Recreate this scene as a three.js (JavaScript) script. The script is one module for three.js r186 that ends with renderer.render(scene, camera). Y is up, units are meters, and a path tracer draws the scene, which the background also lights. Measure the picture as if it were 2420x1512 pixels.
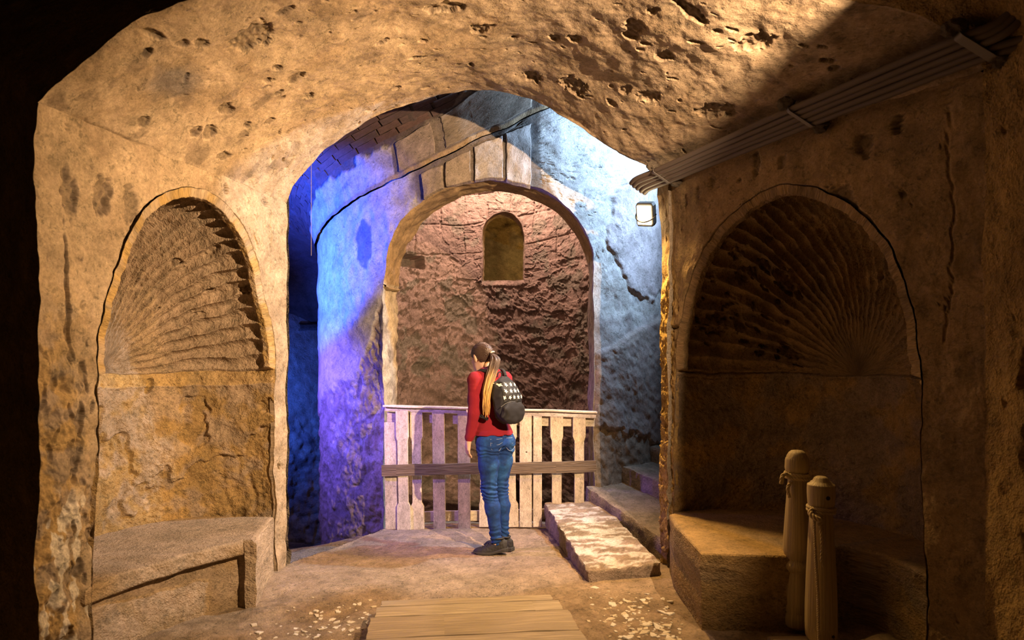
import * as THREE from 'three';
import { mergeGeometries } from 'three/addons/utils/BufferGeometryUtils.js';
import { RectAreaLightUniformsLib } from 'three/addons/lights/RectAreaLightUniformsLib.js';
import { createNoise3D } from 'simplex-noise';

// ---------------------------------------------------------------- camera, exposure, lights
// All coordinates below are metres: X right, Y up, Z = distance in front of the photographer (three's -z).
const scene = new THREE.Scene();
const renderer = new THREE.WebGLRenderer({ antialias: true });
renderer.toneMapping = THREE.LinearToneMapping;
renderer.toneMappingExposure = 1.0;
renderer.shadowMap.enabled = true;
RectAreaLightUniformsLib.init();
const EYE = 1.52, FOCAL = 1600;
const camera = new THREE.PerspectiveCamera(2 * Math.atan(756 / FOCAL) * 180 / Math.PI, 2420 / 1512, 0.05, 80);
camera.position.set(0, EYE, 0);
camera.focus = 5.4; camera.userData.fStop = 2.0;            // the nearest rock is a little soft
camera.setViewOffset(2420, 1512, 0, -94, 2420, 1512);      // shift lens: horizon a little below the middle
scene.background = new THREE.Color(0, 0, 0);
const V = (X, Y, Z) => new THREE.Vector3(X, Y, -Z);
const LAMPS = {
  warm: { at: [1.005, 2.62, 5.165], to: [0.405, 2.07, 4.765], color: [1.0, 0.57, 0.17], cd: 24 },                                // on the far corner of the right pier, in view
  key: { at: [1.9, 2.95, 2.0], to: [-0.9, 1.7, 5.6], color: [1.0, 0.65, 0.36], cd: 150 },         // on the near chamber's right side, outside the frame
  blue: { at: [-2.74, 2.3, 6.28], to: [-1.99, 2.60, 7.03], color: [0.028, 0.085, 1.0], cd: 64 },
  lower: { at: [-2.74, 1.45, 6.30], to: [-1.90, 1.10, 6.92], color: [0.15, 0.10, 1.0], cd: 24 },
  violet: { at: [-1.88, 1.5, 5.30], to: [-0.3, 0.4, 6.1], color: [0.38, 0.20, 1.0], cd: 8 },
  deep: { at: [-3.14, 0.9, 8.34], to: [-2.6, 0.9, 10.4], color: [0.03, 0.12, 1.0], cd: 18 },
  cool: { at: [2.2, 4.15, 5.72], to: [0.40, 3.0, 6.1], color: [0.47, 0.70, 1.0], cd: 68 },
  shaft: { at: [-0.1, 4.6, 8.95], color: [1.0, 0.64, 0.46], cd: 32 },
  rear: { at: [1.1, 2.9, 10.55], color: [1.0, 0.58, 0.15], cd: 4 },
};

// ---------------------------------------------------------------- random numbers, noise
function rng(seed) { let a = seed >>> 0; return () => { a = (a + 0x6d2b79f5) | 0; let t = Math.imul(a ^ (a >>> 15), 1 | a); t = (t + Math.imul(t ^ (t >>> 7), 61 | t)) ^ t; return ((t ^ (t >>> 14)) >>> 0) / 4294967296; }; }
const n3 = createNoise3D(rng(7)), n3b = createNoise3D(rng(19));
const clamp = (x, a = 0, b = 1) => Math.min(b, Math.max(a, x));
const lerp = (a, b, t) => a + (b - a) * t;
const sstep = (a, b, x) => { const t = clamp((x - a) / (b - a)); return t * t * (3 - 2 * t); };
const mix3 = (a, b, t) => [lerp(a[0], b[0], t), lerp(a[1], b[1], t), lerp(a[2], b[2], t)];
const fbm = (x, y, z, f, oct) => { let s = 0, a = 1, t = 0; for (let i = 0; i < oct; i++) { s += a * n3(x * f, y * f, z * f); t += a; a *= 0.5; f *= 2.03; } return s / t; };
const fbmB = (x, y, z, f, oct) => { let s = 0, a = 1, t = 0; for (let i = 0; i < oct; i++) { s += a * n3b(x * f, y * f, z * f); t += a; a *= 0.5; f *= 2.03; } return s / t; };
const DEG = Math.PI / 180;
const jitter = (p, k = 1) => {                              // the same uneven hand-cut wander for every rock surface, so that edges meet
  const [x, y, z] = p;
  return [k * (0.014 * n3(x * 1.7, y * 1.7, z * 1.7) + 0.006 * n3(x * 6, y * 6, z * 6) + 0.0016 * n3(x * 17, y * 17, z * 17)),
    k * (0.014 * n3(x * 1.7 + 31, y * 1.7, z * 1.7) + 0.006 * n3(x * 6 + 31, y * 6, z * 6) + 0.0016 * n3(x * 17 + 31, y * 17, z * 17)),
    k * (0.014 * n3(x * 1.7, y * 1.7 + 57, z * 1.7) + 0.006 * n3(x * 6, y * 6 + 57, z * 6) + 0.0016 * n3(x * 17, y * 17 + 57, z * 17))];
};
const table = (rows) => (x) => {                            // smooth interpolation through [x, y] rows
  if (x <= rows[0][0]) return rows[0][1];
  for (let i = 1; i < rows.length; i++) if (x <= rows[i][0]) {
    const [x0, y0] = rows[i - 1], [x1, y1] = rows[i], h = x1 - x0;
    const m0 = i > 1 ? (y1 - rows[i - 2][1]) / (x1 - rows[i - 2][0]) : (y1 - y0) / h, m1 = i < rows.length - 1 ? (rows[i + 1][1] - y0) / (rows[i + 1][0] - x0) : (y1 - y0) / h;
    const t = (x - x0) / h, t2 = t * t, t3 = t2 * t;
    return (2 * t3 - 3 * t2 + 1) * y0 + (t3 - 2 * t2 + t) * h * m0 + (-2 * t3 + 3 * t2) * y1 + (t3 - t2) * h * m1;
  }
  return rows[rows.length - 1][1];
};

// ---------------------------------------------------------------- textures: grain only
function periodic(N, cells, seed) {                         // tileable value noise, N x N
  const r = rng(seed), g = new Float32Array(cells * cells).map(() => r()), out = new Float32Array(N * N);
  for (let y = 0; y < N; y++) for (let x = 0; x < N; x++) {
    const fx = x / N * cells, fy = y / N * cells, ix = Math.floor(fx), iy = Math.floor(fy);
    let tx = fx - ix, ty = fy - iy; tx = tx * tx * (3 - 2 * tx); ty = ty * ty * (3 - 2 * ty);
    const a = g[iy % cells * cells + ix % cells], b = g[iy % cells * cells + (ix + 1) % cells], c = g[(iy + 1) % cells * cells + ix % cells], d = g[(iy + 1) % cells * cells + (ix + 1) % cells];
    out[y * N + x] = lerp(lerp(a, b, tx), lerp(c, d, tx), ty);
  }
  return out;
}
function layered(N, layers, seed) {
  const out = new Float32Array(N * N); let tot = 0;
  layers.forEach(([c, a], i) => { const l = periodic(N, c, seed + i * 13); tot += a; for (let k = 0; k < out.length; k++) out[k] += a * l[k]; });
  for (let k = 0; k < out.length; k++) out[k] /= tot;
  return out;
}
function tex(N, f, srgb, M = N) {
  const d = new Uint8Array(N * M * 4);
  for (let y = 0; y < M; y++) for (let x = 0; x < N; x++) { const c = f(x, y, y * N + x); for (let k = 0; k < 3; k++) d[(y * N + x) * 4 + k] = clamp(c[k]) * 255; d[(y * N + x) * 4 + 3] = 255; }
  const t = new THREE.DataTexture(d, N, M); t.wrapS = t.wrapT = THREE.RepeatWrapping; t.magFilter = THREE.LinearFilter; t.minFilter = THREE.LinearMipmapLinearFilter; t.generateMipmaps = true;
  if (srgb) t.colorSpace = THREE.SRGBColorSpace; t.needsUpdate = true; return t;
}
const TN = 1024;
const nzA = layered(TN, [[8, 1], [16, 0.8], [32, 0.7], [64, 0.7], [128, 0.7], [256, 0.6], [400, 0.4]], 3);
const nzB = layered(TN, [[24, 1], [60, 1], [130, 0.9], [260, 0.6]], 71);
const nzC = layered(TN, [[90, 1], [200, 1], [400, 0.8]], 171);
const plasterMap = tex(TN, (x, y, k) => { const v = 0.80 + 0.55 * (nzA[k] - 0.5) - (nzB[k] > 0.66 ? 0.12 : 0) + 0.22 * (nzC[k] - 0.5); return [v, v * (0.985 + 0.03 * (nzB[k] - 0.5)), v * (0.97 + 0.06 * (nzA[k] - 0.5))]; }, true);
const plasterBump = tex(TN, (x, y, k) => { const v = 0.5 + 0.7 * (nzA[k] - 0.5) + 0.5 * (nzC[k] - 0.5) - 1.6 * Math.max(0, nzB[k] - 0.62); return [v, v, v]; });
const rockBump = tex(TN, (x, y, k) => { const v = 0.5 + 1.1 * (nzA[k] - 0.5) + 0.9 * (nzB[k] - 0.5) + 0.45 * (nzC[k] - 0.5); return [v, v, v]; });
const woodN = layered(TN, [[4, 1], [9, 1], [20, 0.6]], 311), woodF = layered(TN, [[300, 1], [512, 0.7]], 411);
const grainAt = (x, y) => { const w = woodN[(y * 4 % TN) * TN + (x >> 2)]; const s = Math.sin((y / TN * 38 + w * 7) * 6.283); return 0.5 + 0.32 * s * (0.5 + w) + 0.45 * (woodF[(y * TN) + (x >> 4)] - 0.5); };
const woodMap = tex(TN, (x, y) => { const g = grainAt(x, y), v = 0.80 + 0.20 * (g - 0.5); return [v, v * 0.985, v * 0.95]; }, true);
const woodBump = tex(TN, (x, y) => { const g = grainAt(x, y); return [g, g, g]; });
const knitMap = tex(256, (x, y) => { const a = (x % 16) / 16, s = Math.abs(a - 0.5) * 2, r = ((y + (a < 0.5 ? a : 1 - a) * 16) % 16) / 16; const v = 0.5 + 0.3 * Math.sin(r * 6.283) - 0.35 * s; return [v, v, v]; });
const weaveN = layered(512, [[6, 1], [20, 1], [128, 1], [256, 1]], 601);
const denimMap = tex(512, (x, y, k) => { const tw = ((x + y) % 8) / 8; const v = 0.70 + 0.45 * (weaveN[k] - 0.5) + 0.10 * (tw - 0.5); return [v, v, v]; }, true);
const denimBump = tex(512, (x, y) => { const v = ((x + y) % 8) / 8; return [v, v, v]; });
const withRepeat = (t, a, b = a) => { const c = t.clone(); c.repeat.set(a, b); c.needsUpdate = true; return c; };

const std = (o) => new THREE.MeshStandardMaterial({ side: THREE.DoubleSide, roughness: 0.95, ...o });
const M = {
  plaster: std({ vertexColors: true, map: plasterMap, bumpMap: plasterBump, bumpScale: 0.0035 }),
  rock: std({ vertexColors: true, map: plasterMap, bumpMap: rockBump, bumpScale: 0.009 }),
  roughRock: std({ vertexColors: true, map: plasterMap, bumpMap: rockBump, bumpScale: 0.014 }),
  ground: std({ vertexColors: true, map: plasterMap, bumpMap: plasterBump, bumpScale: 0.007 }),
};
const rgb = (r, g, b) => new THREE.Color().setRGB(r, g, b);

// ---------------------------------------------------------------- scene helpers
const taken = {};
const numbered = (n) => { taken[n] = (taken[n] ?? -1) + 1; return taken[n] ? n + '_' + String(taken[n]).padStart(3, '0') : n; };
function tag(o, label, category, group, kind) { o.userData = { label, category }; if (group) o.userData.group = group; if (kind) o.userData.kind = kind; return o; }
function shadowed(m) { m.castShadow = true; m.receiveShadow = true; return m; }
function part(name, geo, mat, parent = scene) { const m = shadowed(new THREE.Mesh(geo, mat)); m.name = parent === scene ? numbered(name) : name; parent.add(m); return m; }
function group(name, [X, Y, Z] = [0, 0, 0], turn = 0) { const g = new THREE.Group(); g.name = numbered(name); g.position.set(X, Y, -Z); g.rotation.y = turn; scene.add(g); return g; }
function structure(o, label, category) { return tag(o, label, category, null, 'structure'); }

// A surface given by base(u, v) -> [X, Y, Z], moved along its normal by disp, with uv in metres.
function surface(nu, nv, base, { disp, color, uv, toward, jit = 1, us, vs, fade } = {}) {
  const n = (nu + 1) * (nv + 1), pos = new Float32Array(n * 3), uvs = new Float32Array(n * 2), col = new Float32Array(n * 3), bases = new Array(n), idx = new Uint32Array(nu * nv * 6);
  let k = 0;
  for (let j = 0; j <= nv; j++) for (let i = 0; i <= nu; i++, k++) {
    const u = us ? us(i / nu) : i / nu, v = vs ? vs(j / nv) : j / nv, p = base(u, v);
    bases[k] = p; pos[k * 3] = p[0]; pos[k * 3 + 1] = p[1]; pos[k * 3 + 2] = -p[2];
    const w = uv(u, v, p); uvs[k * 2] = w[0]; uvs[k * 2 + 1] = w[1];
  }
  k = 0;
  for (let j = 0; j < nv; j++) for (let i = 0; i < nu; i++) { const a = j * (nu + 1) + i, b = a + 1, c = a + nu + 1, d = c + 1; idx.set([a, b, d, a, d, c], k); k += 6; }
  const g = new THREE.BufferGeometry();
  g.setAttribute('position', new THREE.BufferAttribute(pos, 3)); g.setAttribute('uv', new THREE.BufferAttribute(uvs, 2)); g.setIndex(new THREE.BufferAttribute(idx, 1));
  g.computeVertexNormals();
  let nor = g.attributes.normal.array;
  const mid = (nv >> 1) * (nu + 1) + (nu >> 1), q = bases[mid];
  const d = nor[mid * 3] * (toward[0] - q[0]) + nor[mid * 3 + 1] * (toward[1] - q[1]) - nor[mid * 3 + 2] * (toward[2] - q[2]);
  if (d < 0) { for (let t = 0; t < idx.length; t += 3) { const w = idx[t + 1]; idx[t + 1] = idx[t + 2]; idx[t + 2] = w; } for (let t = 0; t < nor.length; t++) nor[t] = -nor[t]; }
  k = 0;
  for (let j = 0; j <= nv; j++) for (let i = 0; i <= nu; i++, k++) {
    const u = us ? us(i / nu) : i / nu, v = vs ? vs(j / nv) : j / nv, p = bases[k];
    const f = fade ? fade(u, v) : 1, h = disp ? disp(p, u, v) * f : 0, J = jit ? jitter(p, jit) : [0, 0, 0];
    pos[k * 3] += nor[k * 3] * h + J[0]; pos[k * 3 + 1] += nor[k * 3 + 1] * h + J[1]; pos[k * 3 + 2] += nor[k * 3 + 2] * h - J[2];
    const c = color ? color(p, u, v, h) : [1, 1, 1]; col[k * 3] = c[0]; col[k * 3 + 1] = c[1]; col[k * 3 + 2] = c[2];
  }
  g.setAttribute('color', new THREE.BufferAttribute(col, 3));
  g.computeVertexNormals();
  return g;
}
const edgeFade = (u, v, wu = 0.02, wv = 0.02) => sstep(0, wu, u) * sstep(0, wu, 1 - u) * sstep(0, wv, v) * sstep(0, wv, 1 - v);
// Chips and pits: [a, b, ra, rb, turn, depth] in a surface's own metres.
function pitField(list) {
  return (a, b, p) => {
    let h = 0;
    for (const [pa, pb, ra, rb, turn, depth] of list) {
      const dx = a - pa, dy = b - pb, m = Math.max(ra, rb) * 1.5;
      if (dx > m || dx < -m || dy > m || dy < -m) continue;
      const c = Math.cos(turn), s = Math.sin(turn), x = (dx * c + dy * s) / ra, y = (-dx * s + dy * c) / rb;
      const r = Math.sqrt(x * x + y * y) + 0.28 * n3(p[0] * 14, p[1] * 14, p[2] * 14) + 0.12 * n3(p[0] * 40, p[1] * 40, p[2] * 40);
      const k = sstep(1.0, 0.72, r); if (k > 0) h = Math.max(h, k * depth * (0.75 + 0.35 * n3(p[0] * 22, p[1] * 22, p[2] * 22)));
    }
    return h;
  };
}
function randomPits(seed, count, A, B, rmin, rmax, depth, stretch = [1, 1], turn = 0) {
  const r = rng(seed), out = [];
  for (let i = 0; i < count; i++) { const s = rmin + (rmax - rmin) * r() ** 2.6, e = 0.6 + 0.8 * r(); out.push([A[0] + (A[1] - A[0]) * r(), B[0] + (B[1] - B[0]) * r(), s * stretch[0] * e, s * stretch[1] / e, turn + (r() - 0.5), depth * (0.5 + s / rmax)]); }
  return out;
}
const mottle = (p, base, alt, f, bias = 0) => mix3(base, alt, sstep(-0.15, 0.35, fbmB(p[0], p[1], p[2], f, 4) + bias));

// ================================================================ THE SETTING
// The side walls of the vaulted passage; each is a line in plan that closes in towards the shaft.
const planLine = (x0, z0, x1, z1, side) => { const L = Math.hypot(x1 - x0, z1 - z0), ax = (x1 - x0) / L, az = (z1 - z0) / L; return { L, at: (s, Y, d = 0) => [x0 + ax * s + side * az * d, Y, z0 + az * s - side * ax * d] }; };
const WL = planLine(-2.15, 3.07, -1.665, 5.0, 1);           // d > 0 is into the passage
const WR = planLine(1.08, 5.07, 2.22, 3.18, 1);             // runs towards the camera; d > 0 ...
const dirR = (s, Y, d = 0) => WR.at(s, Y, d);
const LEFT_TOP = 2.68, RIGHT_FAR = 2.90, RIGHT_NEAR = 2.88;

// --- arched apse niches: face with an arched hole, half-round recess, scallop-shell conch
function nicheWall({ name, wall, flip, s0, sc, a, spring, rise, depth, topAt, niche, faceDisp, faceColor, apseDisp, apseColor, conchColor, ribs, corner }) {
  const g = group(name), W = (s, Y, d) => wall.at(s, Y, d * flip), L = wall.L;
  const room = W(sc, 1.4, 1.0);
  // outline of the hole by u in 0..1 : up one side, over the arch, down the other
  const low = 0.30, hole = (u) => {
    if (u < low) return [sc - a * (1 + 0.04 * sstep(low, 0, u)), lerp(-0.05, spring, u / low)];
    if (u > 1 - low) return [sc + a * (1 + 0.04 * sstep(1 - low, 1, u)), lerp(-0.05, spring, (1 - u) / low)];
    const t = Math.PI * (1 - (u - low) / (1 - 2 * low)); return [sc + a * Math.cos(t), spring + rise * Math.sin(t)];
  };
  const outer = (u) => {
    if (u < low) return [0, lerp(-0.05, spring, u / low)];
    if (u > 1 - low) return [L, lerp(-0.05, spring, (1 - u) / low)];
    const t = Math.PI * (1 - (u - low) / (1 - 2 * low)), c = Math.cos(t), s = Math.sin(t);
    const kx = c > 0 ? (L - sc) / c : c < 0 ? -sc / c : 1e9;
    let k = kx; for (let i = 0; i < 6; i++) { const top = topAt(clamp(sc + k * c, 0, L)); k = Math.min(kx, s > 1e-6 ? (top - spring) / s : 1e9); }
    return [clamp(sc + k * c, 0, L), spring + k * s];
  };
  const roundOff = corner ? (s, Y) => -corner * Math.max(0, 0.24 - s) ** 2 * sstep(2.85, 2.5, Y) : () => 0;
  const facePoint = (u, v) => { const h = hole(u), o = outer(u); return [lerp(h[0], o[0], v), lerp(h[1], o[1], v)]; };
  const faceG = surface(620, 130, (u, v) => { const [s, Y] = facePoint(u, v); return W(s, Y, roundOff(s, Y)); }, {
    toward: room, uv: (u, v) => facePoint(u, v), vs: (v) => v ** 1.25,
    disp: (p, u, v) => { const [s, Y] = facePoint(u, v); return faceDisp(p, s, Y, v) - 0.028 * sstep(0.03, 0.0, v) * 1; }, fade: (u, v) => sstep(0, 0.03, 1 - v) * sstep(0, 0.004, v + 0.004),
    color: (p, u, v) => { const [s, Y] = facePoint(u, v); return faceColor(p, s, Y, v); } });
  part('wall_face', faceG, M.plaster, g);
  // recess below the springing: half an ellipse in plan
  const rim = 0.035;                                          // step between wall face and recess
  const apse = surface(300, 220, (u, v) => { const t = Math.PI * u, w = 1.04 - 0.04 * v; return W(sc - a * w * Math.cos(t), lerp(-0.05, spring, v), -rim * 0 - depth * Math.sin(t)); }, {
    toward: W(sc, 0.8, 0.5), uv: (u, v) => [Math.PI * u * a * 1.0, lerp(0, spring, v)], disp: (p, u, v) => apseDisp(p, u, lerp(-0.05, spring, v)), fade: (u, v) => edgeFade(u, v, 0.012, 0.006), color: (p, u, v) => apseColor(p, u, lerp(-0.05, spring, v)) });
  part('niche_recess', apse, M.rock, g);
  // conch: ribs radiate from the middle of the back, at springing height
  const conch = surface(520, 200, (u, v) => { const t = Math.PI * u, q = v * Math.PI / 2; return W(sc - a * Math.sin(q) * Math.cos(t), spring + rise * Math.sin(q) * Math.sin(t), -depth * Math.cos(q)); }, {
    toward: W(sc, spring + 0.3, 0.3), uv: (u, v) => [(u * ribs) * 0.11, v * 1.3],
    disp: (p, u, v) => {
      const band = sstep(0.93, 0.955, v), wear = sstep(0.05, 0.5, fbm(p[0], p[1], p[2], 2.2, 3) + 0.15), ph = u * ribs + 0.12 * n3(p[0] * 4, p[1] * 4, p[2] * 4);
      const sc01 = 1 - Math.abs(Math.sin(Math.PI * ph)) ** 0.7, amp = 0.058 * sstep(0.02, 0.6, v) * lerp(1.0, 0.75, wear);
      let h = sc01 * amp * (1 - band) + 0.055 * band;
      h += 0.007 * fbm(p[0], p[1], p[2], 9, 3) + 0.004 * fbmB(p[0], p[1], p[2], 26, 2);
      return h + (conchPits[name] ? -conchPits[name](u * 3, v * 1.2, p) : 0);
    }, fade: (u, v) => sstep(0, 0.008, u) * sstep(0, 0.008, 1 - u) * sstep(0, 0.012, 1 - v), color: (p, u, v) => conchColor(p, u, v) });
  part('shell_conch', conch, M.rock, g);
  return g;
}
const conchPits = {
  wall_left: pitField(randomPits(91, 16, [0.6, 2.6], [0.4, 1.1], 0.02, 0.07, 0.03)),
  wall_right: pitField([...randomPits(95, 40, [0.1, 0.9], [0.35, 1.1], 0.02, 0.075, 0.05), ...randomPits(97, 26, [0.9, 2.9], [0.4, 1.1], 0.015, 0.06, 0.035)]),
};

// surface colours: tan lime plaster, ochre sandstone, grey-brown bare stone; dark brown in pits
const TAN = [0.56, 0.44, 0.30], TAN2 = [0.45, 0.345, 0.23], OCHRE = [0.55, 0.38, 0.145], OCHRE2 = [0.44, 0.30, 0.12], STONE = [0.34, 0.265, 0.19], DARK_BROWN = [0.24, 0.185, 0.125], WHITE = [0.72, 0.66, 0.56];
const leftPits = pitField([[0.17, 2.30, 0.045, 0.12, 0.1, 0.035], [0.35, 2.34, 0.06, 0.11, -0.1, 0.04], [0.53, 2.33, 0.06, 0.11, 0.1, 0.018], [0.74, 2.40, 0.03, 0.05, 0, 0.02], [1.30, 2.60, 0.02, 0.04, 0, 0.02], [1.74, 2.62, 0.03, 0.04, 0, 0.018],
  [0.16, 1.78, 0.014, 0.35, 0.05, 0.03], [0.21, 1.15, 0.02, 0.22, -0.12, 0.03], ...randomPits(23, 46, [0, 2], [0.3, 2.66], 0.008, 0.022, 0.012), ...randomPits(29, 34, [0, 0.3], [0, 1.7], 0.015, 0.06, 0.022, [0.6, 1.3])]);
const wallLeft = nicheWall({
  name: 'wall_left', wall: WL, flip: 1, sc: 1.078, a: 0.75, spring: 1.43, rise: 1.12, depth: 0.76, ribs: 29, topAt: () => LEFT_TOP,
  faceDisp: (p, s, Y, v) => {
    const rough = sstep(0.36, 0.16, s + 0.10 * fbm(p[0], p[1], p[2], 3, 2)) * sstep(2.1, 1.3, Y), crack = Math.abs(s - 1.62 - 0.05 * n3(0, Y * 7, 3) + (Y - 2.2) * 0.15);
    return 0.010 * fbm(p[0], p[1], p[2], 3, 3) + 0.003 * fbm(p[0], p[1], p[2], 25, 2) + rough * (-0.018 + 0.026 * fbm(p[0], p[1], p[2], 6, 4) + 0.010 * fbmB(p[0], p[1], p[2], 22, 3)) - leftPits(s, Y, p) - (Y > 2.0 && Y < 2.5 ? 0.010 * sstep(0.012, 0.003, crack) : 0);
  },
  faceColor: (p, s, Y, v) => {
    let c = mottle(p, TAN, TAN2, 2.6, -0.12);
    const pit = leftPits(s, Y, p); if (pit > 0.006) c = mix3(c, DARK_BROWN, 0.75);
    const rough = sstep(0.36, 0.16, s + 0.10 * fbm(p[0], p[1], p[2], 3, 2)) * sstep(2.1, 1.3, Y);
    if (rough > 0) c = mix3(c, mottle(p, OCHRE2, STONE, 6, 0.05), rough * 0.9);
    const white = sstep(0.05, 0.12, fbmB(p[0] * 1.6, p[1] * 0.7, p[2] * 1.6, 7, 3) - Math.abs(s - 0.17) * 3.0 + 0.16) * sstep(0.95, 0.8, Y);
    return mix3(c, WHITE, white);
  },
  apseDisp: (p, u, Y) => {
    const crust = fbm(p[0], p[1] * 0.9, p[2], 2.4, 3) + (Y - 0.92) * 1.1, on = sstep(-0.02, 0.03, crust);
    const strokes = Math.sin(u * 190 + 3 * n3(p[0] * 3, p[1] * 3, p[2] * 3)), cut = sstep(-0.3, 0.5, n3(p[0] * 5, p[1] * 1.4, p[2] * 5));
    const ledge = sstep(1.40, 1.33, Y) * 0.02 - 0.012 * Math.exp(-(((Y - 1.335) / 0.006) ** 2)) + 0.05 * sstep(1.33, 1.42, Y) * (0.4 + 0.7 * Math.abs(fbm(p[0], p[1], p[2], 8, 2)));
    return on * 0.022 + (1 - on) * 0.006 * strokes * cut + 0.012 * fbm(p[0], p[1], p[2], 6, 3) + 0.005 * fbmB(p[0], p[1], p[2], 24, 2) - ledge * 0.6;
  },
  apseColor: (p, u, Y) => { const crust = fbm(p[0], p[1] * 0.9, p[2], 2.4, 3) + (Y - 0.92) * 1.1; let c = mottle(p, TAN2, OCHRE2, 3.3, -0.05); c = mix3(mottle(p, OCHRE2, TAN2, 5, -0.1), c, sstep(-0.03, 0.02, crust)); return Y > 1.34 ? mix3(c, OCHRE, 0.7) : c; },
  conchColor: (p, u, v) => v > 0.94 ? mottle(p, OCHRE, TAN, 4) : mottle(p, TAN2, mix3(TAN, STONE, 0.4), 4.2, -0.05),
});
structure(wallLeft, 'tan plastered side wall with brightly lit shell-topped niche on the left', 'wall');

const rightPits = pitField([[1.47, 2.40, 0.10, 0.15, 0.2, 0.02], [0.30, 2.66, 0.02, 0.06, 0, 0.02], [0.42, 2.68, 0.02, 0.07, 0, 0.02], [0.55, 2.74, 0.02, 0.05, 0, 0.02], [0.9, 2.76, 0.03, 0.09, 0, 0.025], [1.1, 2.72, 0.03, 0.05, 0, 0.02], [1.62, 2.68, 0.05, 0.07, 0, 0.03], [1.80, 2.74, 0.03, 0.06, 0, 0.03],
  [0.20, 1.75, 0.10, 0.008, 0.1, 0.05], ...randomPits(41, 50, [0, 2.2], [0.2, 2.8], 0.008, 0.02, 0.012), ...randomPits(43, 40, [0, 0.24], [0, 2.0], 0.010, 0.03, 0.012)]);
const topRight = (s) => lerp(RIGHT_FAR, RIGHT_NEAR, clamp(s / WR.L));
const wallRight = nicheWall({
  name: 'wall_right', wall: WR, flip: 1, sc: 1.06, a: 0.86, spring: 1.42, rise: 1.16, depth: 0.85, ribs: 29, topAt: topRight, corner: 0.7,
  faceDisp: (p, s, Y, v) => {
    const rough = sstep(0.28, 0.10, s + 0.06 * fbm(p[0], p[1], p[2], 4, 2)) * sstep(2.4, 1.9, Y), crack = Math.abs(s - 2.05 - 0.03 * n3(2, Y * 2.2, 3) - 0.012 * n3(5, Y * 11, 1)) + (Y < 1.6 ? 1 : 0);
    return 0.006 * fbm(p[0], p[1], p[2], 2.6, 2) + 0.002 * fbm(p[0], p[1], p[2], 25, 2) + rough * (0.016 * fbm(p[0], p[1], p[2], 9, 4) + 0.012 * fbmB(p[0], p[1], p[2], 34, 3)) - rightPits(s, Y, p) - 0.009 * sstep(0.010, 0.003, crack);
  },
  faceColor: (p, s, Y, v) => {
    let c = mottle(p, [0.46, 0.335, 0.185], [0.38, 0.28, 0.16], 2.2, -0.05);
    const rough = sstep(0.28, 0.10, s + 0.06 * fbm(p[0], p[1], p[2], 4, 2)) * sstep(2.4, 1.9, Y);
    c = mix3(c, mottle(p, [0.70, 0.50, 0.17], OCHRE, 8), rough);
    if (rightPits(s, Y, p) > 0.006) c = mix3(c, DARK_BROWN, 0.7 * (1 - rough));
    return c;
  },
  apseDisp: (p, u, Y) => 0.016 * fbm(p[0], p[1], p[2], 3.5, 4) + 0.006 * fbmB(p[0], p[1], p[2], 20, 2) - 0.012 * Math.exp(-(((Y - 1.39) / 0.008) ** 2)) + 0.02 * sstep(1.36, 1.40, Y),
  apseColor: (p, u, Y) => mottle(p, STONE, OCHRE2, 2.4, -0.05),
  conchColor: (p, u, v) => mottle(p, mix3(OCHRE2, TAN2, 0.4), mix3(STONE, OCHRE2, 0.4), 3.4),
});
structure(wallRight, 'dim ochre side wall with shell-topped niche right of the lamp', 'wall');

// --- the barrel vault: near arch (a segment of a circle) to the far arch over the shaft passage
const arc = (pts) => { const c = new THREE.CatmullRomCurve3(pts.map((p) => new THREE.Vector3(...p)), false, 'centripetal'); c.arcLengthDivisions = 600; return (t) => { const v = c.getPointAt(clamp(t)); return [v.x, v.y, v.z]; }; };
const nearArch = (() => { const cx = 0.02, cy = 0.25, R = 3.285, pts = [[-2.15, LEFT_TOP, 3.07]]; for (let x = -1.95; x < 1.4; x += 0.25) pts.push([x, cy + Math.sqrt(R * R - (x - cx) ** 2), 3.07 + (x + 2.15) * 0.025]); pts.push([1.6, 3.21, 3.165], [1.95, 3.11, 3.175], [2.14, 3.02, 3.18], [2.22, RIGHT_NEAR, 3.18]); return arc(pts); })();
const farArch = arc([[-1.665, 2.68, 5.0], [-1.60, 2.83, 5.0], [-1.43, 3.04, 5.0], [-1.12, 3.26, 5.02], [-0.80, 3.40, 5.02], [-0.45, 3.495, 5.03], [-0.12, 3.52, 5.03], [0.18, 3.45, 5.04], [0.44, 3.31, 5.05], [0.68, 3.14, 5.06], [0.90, 3.01, 5.07], [1.03, 2.95, 5.07], [1.08, 2.90, 5.07]]);
const vaultLen = 4.4;
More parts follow.
